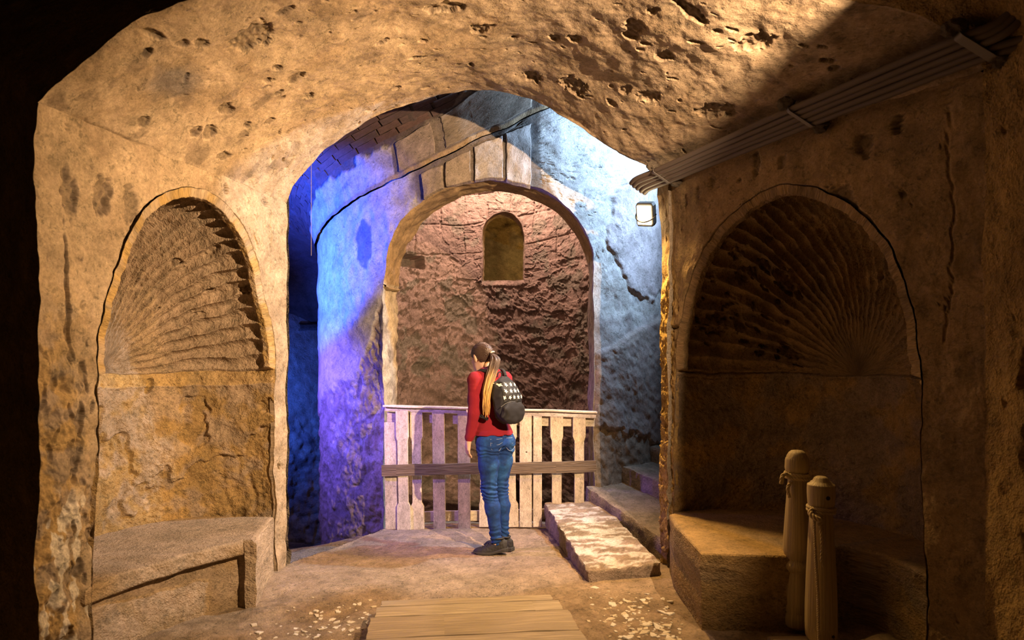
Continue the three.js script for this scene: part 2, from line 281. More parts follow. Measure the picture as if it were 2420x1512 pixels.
// chips [across, along, half length, half width]
const vaultChips = [[0.89,0.46,0.122,0.106],[1.09,0.37,0.048,0.028],[0.54,0.11,0.022,0.064],[0.45,0.18,0.031,0.026],[0.44,0.88,0.054,0.071],[0.87,0.8,0.032,0.031],[0.76,0.86,0.032,0.024],[0.91,0.97,0.07,0.036],[0.75,1.02,0.039,0.025],[0.75,1.1,0.034,0.025],[0.91,1.22,0.041,0.034],[0.45,1.12,0.035,0.025],[0.56,1.23,0.041,0.034],[0.21,0.84,0.054,0.035],[0.26,0.93,0.066,0.056],[0.15,1.14,0.04,0.059],[0.12,0.5,0.039,0.036],[1.55,1.63,0.048,0.028],[1.75,1.25,0.075,0.022],[1.92,0.71,0.131,0.069],[2.19,0.97,0.084,0.069],[2.46,1.14,0.026,0.025],[2.71,1.06,0.057,0.037],[2.83,1.01,0.071,0.045],[3.08,0.7,0.079,0.061],[3.24,0.42,0.135,0.046],[3.08,0.52,0.03,0.044],[3.37,0.84,0.06,0.064],[3.64,0.49,0.09,0.102],[2.79,1.61,0.097,0.075],[3.12,1.54,0.153,0.093],[3.42,1.32,0.046,0.053],[3.58,1.27,0.066,0.079],[3.99,1.12,0.088,0.119],[3.45,1.51,0.057,0.032],[4,0.41,0.029,0.029],[3.11,0.8,0.049,0.047],[4.08,1.1,0.041,0.042],[1.53,0.96,0.045,0.024],[2.21,1.48,0.031,0.037],[1.8,1.06,0.029,0.021],[0.6,0.23,0.027,0.04],[0.67,0.29,0.032,0.047]];
const vaultPits = pitField([...randomPits(51, 150, [0.2, 4.3], [0.3, 1.95], 0.006, 0.022, 0.012, [1.8, 0.8], -0.2), ...vaultChips.map(([a, b, x, y], i) => [a, b, x, y, a < 1.6 ? -0.25 : a > 2.6 ? 0.35 : 0, 0.022 + 0.10 * Math.min(x, y) * (0.6 + 0.4 * Math.sin(i * 7))])]);
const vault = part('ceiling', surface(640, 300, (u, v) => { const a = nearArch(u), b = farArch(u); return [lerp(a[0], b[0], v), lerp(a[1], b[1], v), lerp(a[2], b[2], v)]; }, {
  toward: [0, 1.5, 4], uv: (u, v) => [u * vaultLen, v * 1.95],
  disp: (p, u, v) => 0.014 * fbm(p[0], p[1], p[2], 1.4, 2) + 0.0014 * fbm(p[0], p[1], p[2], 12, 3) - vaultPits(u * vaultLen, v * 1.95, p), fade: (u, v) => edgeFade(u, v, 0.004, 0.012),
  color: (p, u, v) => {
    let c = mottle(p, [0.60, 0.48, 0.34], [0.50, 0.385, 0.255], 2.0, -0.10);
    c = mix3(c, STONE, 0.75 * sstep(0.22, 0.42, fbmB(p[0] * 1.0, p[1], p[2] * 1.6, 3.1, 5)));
    if (vaultPits(u * vaultLen, v * 1.95, p) > 0.006) c = mix3(c, DARK_BROWN, 0.8);
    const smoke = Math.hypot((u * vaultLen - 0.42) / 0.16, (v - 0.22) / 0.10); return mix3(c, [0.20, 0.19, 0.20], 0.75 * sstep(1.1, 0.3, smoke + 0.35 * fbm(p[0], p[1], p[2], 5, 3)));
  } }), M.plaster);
structure(vault, 'pitted plaster barrel vault over the passage', 'ceiling');

// --- rock face around the near arch; on the right it runs on towards the camera
const nearPits = pitField([[0.3, 1.45, 0.10, 0.16, 0.2, 0.10], [0.35, 1.12, 0.16, 0.13, 0.3, 0.10], [0.33, 0.72, 0.10, 0.09, 0.2, 0.08], ...randomPits(61, 60, [0.1, 1.2], [0, 3], 0.012, 0.05, 0.03)]);
const nearPath = (u) => u < 0.3 ? [-2.15, lerp(-0.05, LEFT_TOP, u / 0.3), 3.07] : u > 0.7 ? [2.22, lerp(-0.05, RIGHT_NEAR, (1 - u) / 0.3), 3.18] : nearArch((u - 0.3) / 0.4);
const nearOut = (u) => { const k = sstep(0.52, 0.68, u); const a = u < 0.3 ? [-4.6, lerp(-0.05, 4.6, u / 0.3), lerp(4.4, 5.4, u / 0.3)] : [lerp(-4.6, 2.6, clamp((u - 0.3) / 0.3)), 4.6, lerp(5.4, 3.2, clamp((u - 0.3) / 0.3))], b = u > 0.7 ? [2.42, lerp(-0.05, 3.5, (1 - u) / 0.3), 0.9] : [lerp(0.2, 2.42, clamp((u - 0.5) / 0.2)), 3.85 - 0.35 * sstep(0.5, 0.7, u), 0.9]; return mix3(a, b, k); };
const wallNear = part('wall_front', surface(420, 150, (u, v) => mix3(nearPath(u), nearOut(u), v), {
  toward: [0, 1.6, 0], vs: (v) => v ** 1.6, uv: (u, v) => [u * 9, v * 2.4],
  disp: (p, u, v) => sstep(0, 0.02, v) * ((u < 0.55 ? 0.3 : 1) * (0.024 * fbm(p[0], p[1], p[2], 2.2, 4) + 0.010 * fbmB(p[0], p[1], p[2], 9, 3)) - (u > 0.68 ? nearPits(v * 2.3, p[1], p) : 0)),
  color: (p) => mottle(p, OCHRE, OCHRE2, 2.5) }), M.roughRock);
structure(wallNear, 'rough rock face around the near end of the vault', 'wall');

// --- the chamber the photographer stands in
const chamber = (name, base, toward, label, cat) => structure(part(name, surface(60, 40, base, { toward, uv: (u, v) => [u * 7, v * 5], disp: (p) => 0.05 * fbm(p[0], p[1], p[2], 1.5, 4), color: (p) => mottle(p, STONE, DARK_BROWN, 2) }), M.roughRock), label, cat);
chamber('wall_rear', (u, v) => [lerp(-4.7, 2.7, u), lerp(-0.1, 4.7, v), -2.6], [0, 1.5, 0], 'dark rock wall behind the photographer', 'wall');
chamber('wall_side', (u, v) => [-4.6, lerp(-0.1, 4.7, v), lerp(-2.7, 5.5, u)], [0, 1.5, 0], 'dark rock wall of the near chamber, left side', 'wall');
chamber('wall_side', (u, v) => [2.42, lerp(-0.1, 4.7, v), lerp(-2.7, 1.0, u)], [0, 1.5, 0], 'dark rock wall of the near chamber, right side', 'wall');
chamber('ceiling', (u, v) => [lerp(-4.7, 2.7, u), 4.55, lerp(-2.7, 5.5, v)], [0, 1.5, 0], 'dark rock ceiling of the near chamber', 'ceiling');

// --- floor
const floorH = (X, Z) => 0.014 * fbm(X, 0, Z, 1.4, 3) + 0.006 * fbm(X, 3, Z, 5, 3) - 0.03 * sstep(4.6, 4.2, Z + 0.15 * n3(X * 2, 0, Z * 2)) * 1 + 0.012 * sstep(-0.1, 0.4, n3(X * 3, 9, Z * 3)) * sstep(4.5, 4.1, Z);
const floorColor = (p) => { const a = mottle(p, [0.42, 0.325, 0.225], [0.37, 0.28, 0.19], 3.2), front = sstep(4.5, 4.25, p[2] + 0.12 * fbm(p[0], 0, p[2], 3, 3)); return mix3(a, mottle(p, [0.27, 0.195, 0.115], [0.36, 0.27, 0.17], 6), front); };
const SX = -0.15, SZ = 8.08, RO = 2.08, RI = 1.72, RW = 3.4;    // shaft: axis, outer and inner radius; outer wall of the winding stair
const polar = (R, phi, Y) => [SX + R * Math.sin(phi * DEG), Y, SZ - R * Math.cos(phi * DEG)];
const LAND0 = -26.6;
const floor = group('floor');
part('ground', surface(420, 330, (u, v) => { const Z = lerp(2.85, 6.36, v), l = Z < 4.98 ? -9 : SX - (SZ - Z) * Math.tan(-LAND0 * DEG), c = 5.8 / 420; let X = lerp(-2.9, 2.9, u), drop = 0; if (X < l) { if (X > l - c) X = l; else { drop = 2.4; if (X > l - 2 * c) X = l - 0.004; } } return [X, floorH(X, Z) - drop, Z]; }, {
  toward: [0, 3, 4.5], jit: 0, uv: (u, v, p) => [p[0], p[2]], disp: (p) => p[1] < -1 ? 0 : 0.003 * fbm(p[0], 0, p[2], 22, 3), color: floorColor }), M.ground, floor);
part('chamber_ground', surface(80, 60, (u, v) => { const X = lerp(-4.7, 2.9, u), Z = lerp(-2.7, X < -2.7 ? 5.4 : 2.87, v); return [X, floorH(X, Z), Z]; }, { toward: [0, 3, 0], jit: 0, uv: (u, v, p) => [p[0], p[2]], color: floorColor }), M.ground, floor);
structure(floor, 'sandy earth floor with pale stone chips trodden into it', 'floor');

// --- the round shaft with its arched opening
const ribY = table([[-200, 1.2], [-130, 2.0], [-95, 2.5], [-74, 2.76], [-58, 2.90], [-42.5, 3.03], [-30, 3.13], [-18, 3.26], [-4, 3.47], [10.4, 3.71], [25, 3.98], [50, 4.42], [110, 5.2], [180, 5.9], [260, 6.6]]);
const openArch = (u) => {                                     // u 0..1 -> [phi, Y] on the outer face
  const low = 0.32, jl = -30.1, jr = 25.6, yl = 2.20, yr = 2.30;
  if (u < low) return [jl, lerp(-0.1, yl, u / low)];
  if (u > 1 - low) return [jr, lerp(-0.1, yr, (1 - u) / low)];
  const t = (u - low) / (1 - 2 * low), a = Math.PI * (1 - t); return [lerp(jl, jr, 0.5 + 0.5 * Math.cos(a)), lerp(yl, yr, t) + 0.88 * Math.sin(a) ** 0.9];
};
const wallBack = group('wall_back');
const PH0 = -125, PH1 = 95;
const outBox = (u, bottom, topFn, p0, p1) => {
  const low = 0.32;
  if (u < low) return [p0, lerp(bottom, 2.2, u / low)];
  if (u > 1 - low) return [p1, lerp(bottom, 2.3, (1 - u) / low)];
  const t = (u - low) / (1 - 2 * low);
  if (t < 0.15) return [p0, lerp(2.2, topFn(p0), t / 0.15)];
  if (t > 0.85) return [p1, lerp(2.3, topFn(p1), (1 - t) / 0.15)];
  const ph = lerp(p0, p1, clamp((t - 0.15) / 0.7)), ph2 = t < 0.5 ? lerp(p0, -2.2, ((t - 0.15) / 0.35) ** 0.6) : lerp(p1, -2.2, ((0.85 - t) / 0.35) ** 0.6); return [lerp(ph, ph2, 0.7), topFn(lerp(ph, ph2, 0.7))];
};
// bare rock low on the left, smooth wash above, old lime plaster on the right
const lowEdge = (ph) => table([[-125, 0.9], [-75, 0.95], [-62, 1.12], [-48, 1.30], [-40, 1.42], [-34, 1.75], [-30, 2.1], [-29, 2.2]])(ph);
const BLUEWASH = [0.60, 0.60, 0.64], LIME = [0.66, 0.66, 0.66], LILAC = [0.52, 0.47, 0.50], BARE = [0.38, 0.32, 0.32];
const shaftBare = (p, ph, Y) => sstep(-0.03, 0.03, lowEdge(ph) - Y + 0.10 * fbm(p[0], p[1], p[2], 3.2, 3)) * (ph < 0 ? 1 : 0);
const stairEdge = (ph) => 1.60 + (ph - 26) * 0.0145;          // sloping edge of the dado along the stair
const patch = (ph, Y, p) => sstep(0.06, -0.02, Math.hypot((ph - 46) / 15, (Y - 2.75) / 0.62) - 1 + 0.18 * fbm(p[0], p[1], p[2], 3, 3)) * sstep(2.14, 2.20, Y - (ph - 36) * -0.012 + 0.05 * fbm(p[0], p[1], p[2], 6, 2));
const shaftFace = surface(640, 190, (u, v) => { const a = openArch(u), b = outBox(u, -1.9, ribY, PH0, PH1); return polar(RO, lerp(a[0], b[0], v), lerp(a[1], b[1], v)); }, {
  toward: [0, 2, 3], vs: (v) => v ** 1.5,
  uv: (u, v) => { const a = openArch(u), b = outBox(u, -1.9, ribY, PH0, PH1); return [lerp(a[0], b[0], v) * DEG * RO, lerp(a[1], b[1], v)]; },
  disp: (p, u, v) => {
    const a = openArch(u), b = outBox(u, -1.9, ribY, PH0, PH1), ph = lerp(a[0], b[0], v), Y = lerp(a[1], b[1], v);
    let h = 0.010 * fbm(p[0], p[1], p[2], 2, 3);
    if (ph < 0) { const e = shaftBare(p, ph, Y); h += -0.022 * e + e * (0.030 * fbm(p[0], p[1], p[2], 4, 4) + 0.012 * fbmB(p[0], p[1], p[2], 14, 3)); }
    else {
      h += 0.004 * fbmB(p[0], p[1], p[2], 9, 3) + 0.022 * patch(ph, Y, p);
      const dado = sstep(0.0, 0.03, stairEdge(ph) - Y); h += ph > 26 ? 0.03 * dado + 0.01 * dado * fbm(p[0], p[1], p[2], 10, 3) : 0;
      const loss = sstep(0.0, 0.02, (0.92 - (ph - 27) * 0.010) - Y + 0.12 * fbm(p[0], p[1], p[2], 4, 3)); if (ph > 24) h -= 0.025 * loss;
      const ck = fbm(p[0], p[1] * 1.5, p[2], 2.6, 3); h -= 0.012 * sstep(0.02, 0.004, Math.abs(ck)) * sstep(2.0, 2.6, Y);
    }
    return h;
  }, fade: (u, v) => sstep(0, 0.02, v) * sstep(0, 0.01, 1 - v),
  color: (p, u, v) => {
    const a = openArch(u), b = outBox(u, -1.9, ribY, PH0, PH1), ph = lerp(a[0], b[0], v), Y = lerp(a[1], b[1], v);
    if (ph < -1) {
      let c = mottle(p, BLUEWASH, [0.54, 0.52, 0.57], 3, -0.1);
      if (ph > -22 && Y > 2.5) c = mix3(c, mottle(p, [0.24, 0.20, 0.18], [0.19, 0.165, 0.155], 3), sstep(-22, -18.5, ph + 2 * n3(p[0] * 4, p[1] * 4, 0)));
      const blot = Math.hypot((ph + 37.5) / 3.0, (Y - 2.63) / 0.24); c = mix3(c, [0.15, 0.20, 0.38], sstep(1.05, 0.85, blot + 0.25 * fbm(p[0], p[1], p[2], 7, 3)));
      const e = shaftBare(p, ph, Y), flake = sstep(0.10, 0.16, fbmB(p[0], p[1], p[2], 4.5, 3)) * sstep(-62, -50, ph) * sstep(0.4, 0.7, Y);
      return mix3(c, mix3(mottle(p, BARE, [0.27, 0.23, 0.23], 6), [0.52, 0.50, 0.53], flake * 0.8), e);
    }
    let c = mottle(p, LIME, [0.55, 0.55, 0.56], 4, -0.08);
    c = mix3(c, LILAC, patch(ph, Y, p));
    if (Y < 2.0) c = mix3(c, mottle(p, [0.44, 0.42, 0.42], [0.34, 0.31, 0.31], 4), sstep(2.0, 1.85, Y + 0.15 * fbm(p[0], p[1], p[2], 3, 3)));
    if (ph > 24) { c = mix3(c, mottle(p, [0.32, 0.27, 0.26], [0.38, 0.33, 0.31], 4), sstep(-0.02, 0.02, stairEdge(ph) - Y)); const loss = sstep(0.0, 0.02, (0.92 - (ph - 27) * 0.010) - Y + 0.12 * fbm(p[0], p[1], p[2], 4, 3)); c = mix3(c, mottle(p, [0.38, 0.31, 0.24], [0.28, 0.23, 0.18], 7), loss); }
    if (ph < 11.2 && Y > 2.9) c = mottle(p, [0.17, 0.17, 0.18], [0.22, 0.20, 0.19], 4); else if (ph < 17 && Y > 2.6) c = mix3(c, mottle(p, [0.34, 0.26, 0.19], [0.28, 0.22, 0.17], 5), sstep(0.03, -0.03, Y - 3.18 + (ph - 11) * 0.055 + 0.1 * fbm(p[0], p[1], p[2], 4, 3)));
    return c;
  } });
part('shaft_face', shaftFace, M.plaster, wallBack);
// reveal of the opening: straight through the wall, along the line of sight
const innerOf = (u) => { const [ph, Y] = openArch(u), p = polar(RO, ph, Y), k = p[0] < SX ? 0.945 : 1.0, X = SX + (p[0] - SX) * k; return [X, Y - 0.03 * sstep(2.2, 2.5, Y), SZ - Math.sqrt(RI * RI - (X - SX) ** 2)]; };
part('opening_reveal', surface(420, 26, (u, v) => { const [ph, Y] = openArch(u); return mix3(polar(RO, ph, Y), innerOf(u), v); }, {
  toward: [-0.1, 1.6, 6.3], uv: (u, v) => [u * 6.2, v * 0.4], fade: (u, v) => sstep(0, 0.06, v), disp: (p) => 0.012 * fbm(p[0], p[1], p[2], 6, 3) + 0.02 * sstep(2.20, 2.24, p[1]) * (p[0] < -0.5 ? 1 : 0),
  color: (p, u) => u > 0.66 ? mottle(p, [0.40, 0.33, 0.32], [0.32, 0.26, 0.24], 4) : p[1] > 2.22 ? mottle(p, [0.50, 0.36, 0.20], [0.40, 0.29, 0.17], 5) : mottle(p, [0.66, 0.58, 0.46], [0.36, 0.29, 0.22], 3.4, -0.12) }), M.plaster, wallBack);
part('impost_moulding', surface(24, 10, (u, v) => { const p = polar(RO, -30.1, 2.2), q = innerOf(0.32); const w = mix3(p, q, lerp(-0.02, 1, u)); return [w[0] + 0.03 * Math.sin(Math.PI * v), lerp(2.175, 2.215, v), w[2]]; }, { toward: [0, 2.2, 6.2], jit: 1, uv: (u, v) => [u * 0.4, v * 0.05], color: () => [0.5, 0.38, 0.22] }), M.plaster, wallBack);
// inner face beside and above the opening (seen only from inside)
part('inner_face', surface(160, 30, (u, v) => { const a = innerOf(u), ph = Math.atan2(a[0] - SX, SZ - a[2]) / DEG, b = outBox(u, -0.1, () => 6.2, -95, 95); return polar(RI, lerp(ph, b[0], v), lerp(a[1], b[1], v)); }, { toward: [SX, 2, SZ], uv: (u, v) => [u * 8, v * 3], color: (p) => mottle(p, BARE, STONE, 3) }), M.rock, wallBack);
part('inner_face_below', surface(80, 30, (u, v) => polar(RI, lerp(-95, 95, u), lerp(-4, -0.08, v)), { toward: [SX, 0, SZ], uv: (u, v) => [u * 5, v * 4], color: (p) => mottle(p, BARE, STONE, 3) }), M.rock, wallBack);
structure(wallBack, 'curved outer wall of the round shaft with arched opening behind the railing', 'wall');

// --- far inside of the shaft: flaking brown stone with a small arched window
const wallFar = group('wall_far');
const FW = { x0: -0.425, x1: 0.175, y0: 2.66, y1: 3.30, top: 3.66 };
const farPolar = (X) => SZ + Math.sqrt(Math.max(0.0001, RI * RI - (X - SX) ** 2));
const winEdge = (u) => {                                      // closed outline of the window, anticlockwise from bottom left
  const w = FW.x1 - FW.x0;
  if (u < 0.2) return [FW.x0 + w * u / 0.2, FW.y0];
  if (u < 0.45) return [FW.x1, lerp(FW.y0, FW.y1, (u - 0.2) / 0.25)];
  if (u < 0.75) { const a = Math.PI * (u - 0.45) / 0.3; return [FW.x0 + w / 2 + w / 2 * Math.cos(a), FW.y1 + (FW.top - FW.y1) * Math.sin(a)]; }
  return [FW.x0, lerp(FW.y1, FW.y0, (u - 0.75) / 0.25)];
};
const farBox = (u) => {                                       // matching outline of the whole half cylinder, in angle and height
  const c = [(FW.x0 + FW.x1) / 2, 3.1], e = winEdge(u), dx = e[0] - c[0], dy = e[1] - c[1], A = 96 * DEG * RI, kx = dx ? ((dx > 0 ? A : -A) - (c[0] - SX)) / dx : 1e9, ky = dy ? ((dy > 0 ? 6.2 : -4) - c[1]) / dy : 1e9, k = Math.min(Math.abs(kx), Math.abs(ky));
  return [(c[0] - SX + dx * k) / RI, c[1] + dy * k];
};
const farPoint = (u, v) => { const e = winEdge(u), b = farBox(u), a0 = Math.asin(clamp((e[0] - SX) / RI, -1, 1)); return [lerp(a0, b[0], v), lerp(e[1], b[1], v)]; };
const slot = (X, Y, x0, x1, y0, y1, s) => sstep(x0 - s, x0 + s, X) * sstep(x1 + s, x1 - s, X) * sstep(y0 - s, y0 + s, Y) * sstep(y1 + s, y1 - s, Y);
const flakes = (p) => { let h = 0; for (let i = 0; i < 3; i++) { const f = 1.35 * 1.75 ** i, q = fbm(p[0] + i * 9 + 0.12 * n3(p[0] * 3, p[1] * 3, i), p[1] * 1.2, p[2], f, 4), e = q + 0.06 - i * 0.04; h += (sstep(0.0, 0.035, e) * 0.019 + 0.007 * sstep(0.0, 0.03, e) * sstep(0.16, 0.03, e)) / (1 + 0.3 * i); } return h; };
part('far_face', surface(820, 380, (u, v) => { const [a, Y] = farPoint(u, v); return [SX + RI * Math.sin(a), Y, SZ + RI * Math.cos(a)]; }, {
  toward: [SX, 2, SZ], vs: (v) => v ** 1.15, uv: (u, v) => { const [a, Y] = farPoint(u, v); return [a * RI, Y]; },
  disp: (p, u, v) => {
    const X = p[0], Y = p[1], ashlar = sstep(2.75, 3.05, Y + 0.2 * fbm(p[0], p[1], p[2], 2, 2));
    const course = Math.min(Math.abs(((Y - 0.18 * Math.sin(X)) % 0.42) - 0.21), 0.2), cj = Math.abs((((X + 2 + (Math.floor(Y / 0.42) % 2) * 0.33) % 0.66)) - 0.33);
    let h = lerp(flakes(p), 0.4 * flakes(p), ashlar) + 0.006 * fbm(p[0], p[1], p[2], 12, 3) + 0.003 * fbmB(p[0], p[1], p[2], 32, 2);
    h -= 0.018 * ashlar * Math.max(sstep(0.014, 0.004, Math.abs(course)), sstep(0.014, 0.004, cj));
    h += 0.03 * ashlar * (n3(Math.floor((X + 2 + (Math.floor(Y / 0.42) % 2) * 0.33) / 0.66) * 3.1, Math.floor(Y / 0.42) * 2.7, 1) * 0.5);
    h -= 0.22 * slot(X, Y, -1.53, -1.235, 2.785, 2.945, 0.008);
    const hx = X - 0.0, hy = Y + 0.42; h -= 0.30 * sstep(0.155, 0.135, Math.abs(hx)) * (hy < 0 ? 1 : sstep(1.0, 0.9, Math.hypot(hx / 0.15, hy / 0.22))) * sstep(-1.1, -1.0, Y);
    h += 0.02 * sstep(0.05, 0.02, Math.hypot(Math.max(0, Math.abs(X + 0.125) - 0.32), Math.max(0, Math.abs(Y - 2.63) - 0.02)));
    return h;
  }, fade: (u, v) => sstep(0, 0.012, v),
  color: (p) => mix3(mottle(p, [0.42, 0.315, 0.275], [0.34, 0.255, 0.225], 2.6), [0.27, 0.26, 0.215], 0.7 * sstep(0.15, 0.3, fbmB(p[0], p[1], p[2], 1.9, 3))) }), M.rock, wallFar);
part('window_reveal', surface(200, 24, (u, v) => { const e = winEdge(u); return [e[0], e[1], lerp(farPolar(e[0]), SZ + Math.sqrt(RO * RO - (e[0] - SX) ** 2) + 0.02, v)]; }, { toward: [-0.12, 3.1, 9.9], uv: (u, v) => [u * 2.6, v * 0.4], fade: (u, v) => sstep(0, 0.1, v), disp: (p) => 0.014 * fbm(p[0], p[1], p[2], 7, 3), color: (p) => mottle(p, [0.48, 0.37, 0.28], [0.36, 0.27, 0.2], 5) }), M.rock, wallFar);
part('outer_side', surface(160, 40, (u, v) => { const e = winEdge(u), b = farBox(u), a0 = Math.asin(clamp((e[0] - SX) / RO, -1, 1)), a = lerp(a0, b[0], v); return [SX + RO * Math.sin(a), lerp(e[1], b[1], v), SZ + RO * Math.cos(a)]; }, { toward: [SX, 2, 12], uv: (u, v) => [u * 8, v * 4], color: (p) => mottle(p, BARE, STONE, 3) }), M.rock, wallFar);
structure(wallFar, 'flaking brown far wall inside the shaft with small arched window', 'wall');
structure(part('floor', surface(40, 12, (u, v) => polar(lerp(0.01, RI, v), u * 360, -3.6), { toward: [SX, 0, SZ], uv: (u, v) => [u * 8, v * 2], disp: (p) => 0.1 * fbm(p[0], p[1], p[2], 2, 3), color: () => DARK_BROWN }), M.roughRock), 'rubble bottom of the shaft far below the railing', 'floor');
structure(part('ceiling', surface(40, 12, (u, v) => polar(lerp(0.01, RI + 0.02, v), u * 360, 6.1), { toward: [SX, 0, SZ], uv: (u, v) => [u * 8, v * 2], color: () => STONE }), M.roughRock), 'stone cap over the top of the shaft', 'ceiling');

// --- outer wall of the winding stair
const wallOuter = group('wall_outer');
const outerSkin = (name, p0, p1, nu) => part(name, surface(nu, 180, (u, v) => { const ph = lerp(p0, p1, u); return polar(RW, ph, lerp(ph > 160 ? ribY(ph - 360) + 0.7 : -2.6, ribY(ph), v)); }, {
  toward: [SX, 1, SZ], uv: (u, v) => [lerp(p0, p1, u) * DEG * RW, v * 6],
  disp: (p) => { const rough = Math.max(sstep(3.5, 3.56, p[1] + (p[0] + 0.2) * 0.35), sstep(0.62, 0.5, p[1] + 0.15 * fbm(p[0], p[1], p[2], 2, 2))); return 0.012 * fbm(p[0], p[1], p[2], 2, 3) + rough * (0.045 * fbm(p[0], p[1], p[2], 5, 4)); },
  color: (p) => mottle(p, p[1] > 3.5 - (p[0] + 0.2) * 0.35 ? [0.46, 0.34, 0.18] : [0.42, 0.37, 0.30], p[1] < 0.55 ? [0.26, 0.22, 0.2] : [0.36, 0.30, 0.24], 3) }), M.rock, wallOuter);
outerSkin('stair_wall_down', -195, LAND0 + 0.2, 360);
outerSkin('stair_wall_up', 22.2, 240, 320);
// above the far arch, between it and the stair vault
part('arch_back', surface(160, 40, (u, v) => { const p = farArch(u), ph = Math.atan2(p[0] - SX, SZ - p[2]) / DEG, q = polar(RW, ph, ribY(ph)); return mix3(p, q[1] > p[1] + 0.06 ? q : [q[0], p[1] + 0.06, q[2]], v); }, { toward: [0, 3, 7], uv: (u, v) => [u * 4, v], color: (p) => mottle(p, STONE, TAN2, 3) }), M.rock, wallOuter);
part('timber_band', surface(60, 8, (u, v) => { const ph = lerp(-175, -120, u); return polar(RW - 0.045 * Math.min(1, 4 * Math.min(v, 1 - v) + 0.01), ph, 2.05 + (ph + 150) * -0.004 * 1 + lerp(0, 0.13, v)); }, { toward: [SX, 2, SZ], jit: 0, uv: (u, v) => [u * 3, v * 0.14], color: () => [0.12, 0.10, 0.09] }), M.rock, wallOuter);
structure(wallOuter, 'outer wall of the winding stair, dark blue in the gap beside the left pier', 'wall');

// --- vault of the winding stair, climbing to the right, brick where the plaster has fallen
const vaultR = (RW - RO) / 2, vaultMid = (RW + RO) / 2;
const archTop = table([[-27, 2.7], [-26, 2.78], [-24, 3.06], [-17.5, 3.3], [-12, 3.43], [-5.6, 3.54], [0.6, 3.57], [6.2, 3.50], [11, 3.36], [15.4, 3.19], [19.2, 3.06], [22.2, 2.92]]);
const helix = (ph, psi) => { const y = ribY(ph) + vaultR * Math.sin(psi * DEG), low = psi > 60 && ph > -27 && ph < 22.3 ? archTop(ph) + 0.06 : -9; return polar(vaultMid - vaultR * Math.cos(psi * DEG), ph, Math.max(y, low)); };
const brickEdge = (ph) => table([[-130, 14], [-75, 22], [-60, 27], [-45, 28], [-30, 27], [-18, 28], [-8, 36], [0, 50], [5, 90]])(ph);
const stairVault = group('ceiling');
part('stair_vault', surface(860, 130, (u, v) => helix(lerp(-178, 240, u), lerp(0, 180, v)), {
  toward: [SX, 2, SZ - vaultMid], uv: (u, v) => [lerp(-178, 240, u) * DEG * RO, v * 2.1],
  disp: (p, u, v) => { const ph = lerp(-178, 240, u), psi = v * 180, bare = sstep(-1.5, 1.5, psi - brickEdge(ph) + 7 * fbm(p[0], p[1], p[2], 3.5, 3)); return 0.030 - 0.018 * bare * (ph < 5 ? 1 : 0) + 0.010 * fbm(p[0], p[1], p[2], 3, 3) - 0.02 * sstep(0, 0.05, 0.004 - v); }, fade: (u, v) => 1,
  color: (p, u, v) => { const ph = lerp(-178, 240, u), psi = v * 180, bare = sstep(-1.5, 1.5, psi - brickEdge(ph) + 7 * fbm(p[0], p[1], p[2], 3.5, 3)) * (ph < 5 ? 1 : 0);
    let c = ph > 3 ? mottle(p, [0.52, 0.50, 0.50], [0.44, 0.41, 0.40], 4) : ph > -24 ? mottle(p, [0.44, 0.36, 0.30], [0.36, 0.28, 0.24], 4) : mottle(p, [0.60, 0.58, 0.60], [0.48, 0.45, 0.47], 4.5, -0.05);
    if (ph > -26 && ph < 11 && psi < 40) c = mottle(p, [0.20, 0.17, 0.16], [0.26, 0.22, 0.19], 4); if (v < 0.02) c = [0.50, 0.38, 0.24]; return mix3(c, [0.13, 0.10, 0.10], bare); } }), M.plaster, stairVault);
structure(stairVault, 'vault of the winding stair, plaster fallen away from its brick courses', 'ceiling');
// bricks, each laid along the vault
{
  const r = rng(401), mats = [[0.175, 0.105, 0.10], [0.15, 0.09, 0.09], [0.20, 0.125, 0.115], [0.16, 0.11, 0.11]].map((c) => std({ color: rgb(...c), map: withRepeat(plasterMap, 0.4), bumpMap: withRepeat(plasterBump, 0.4), bumpScale: 0.005 }));
  const geos = [0.26, 0.31, 0.22].map((w, k) => { const g = new THREE.BoxGeometry(w, 0.055, 0.04, 3, 2, 1), a = g.attributes.position; for (let i = 0; i < a.count; i++) { const x = a.getX(i), y = a.getY(i), z = a.getZ(i); a.setXYZ(i, x + 0.004 * n3(x * 30, y * 30, z * 30 + k), y + 0.004 * n3(x * 30 + 9, y * 30, z * 30 + k), z + 0.004 * n3(x * 30, y * 30 + 9, z * 30 + k)); } g.computeVertexNormals(); return g; });
  for (let row = 0; row < 13; row++) {
    const psi = 14 + row * 5.3; let ph = -96 + (row % 2) * 3 + r();
    while (ph < 4) {
      const k = Math.floor(r() * 3), w = [0.26, 0.31, 0.22][k], R = vaultMid - vaultR * Math.cos(psi * DEG), step = (w + 0.012) / R / DEG;
      const mid = ph + step / 2, p = helix(mid, psi), jag = 4 * n3(mid * 0.3, row * 2, 4);
      if (psi > brickEdge(mid) + 3 + jag && psi < 80) {
        const q = helix(mid + 0.5, psi), q2 = helix(mid, psi + 2), P = V(...p), t = V(...q).sub(P).normalize(), b = V(...q2).sub(P).normalize(), nn = new THREE.Vector3().crossVectors(t, b).normalize(); b.crossVectors(nn, t);
        const m = part('brick', geos[k], mats[Math.floor(r() * 4)], stairVault); m.matrixAutoUpdate = true; m.position.copy(P); m.quaternion.setFromRotationMatrix(new THREE.Matrix4().makeBasis(t, b, nn)); m.translateZ((r() - 0.5) * 0.008);
      }
      ph += step;
    }
  }
}
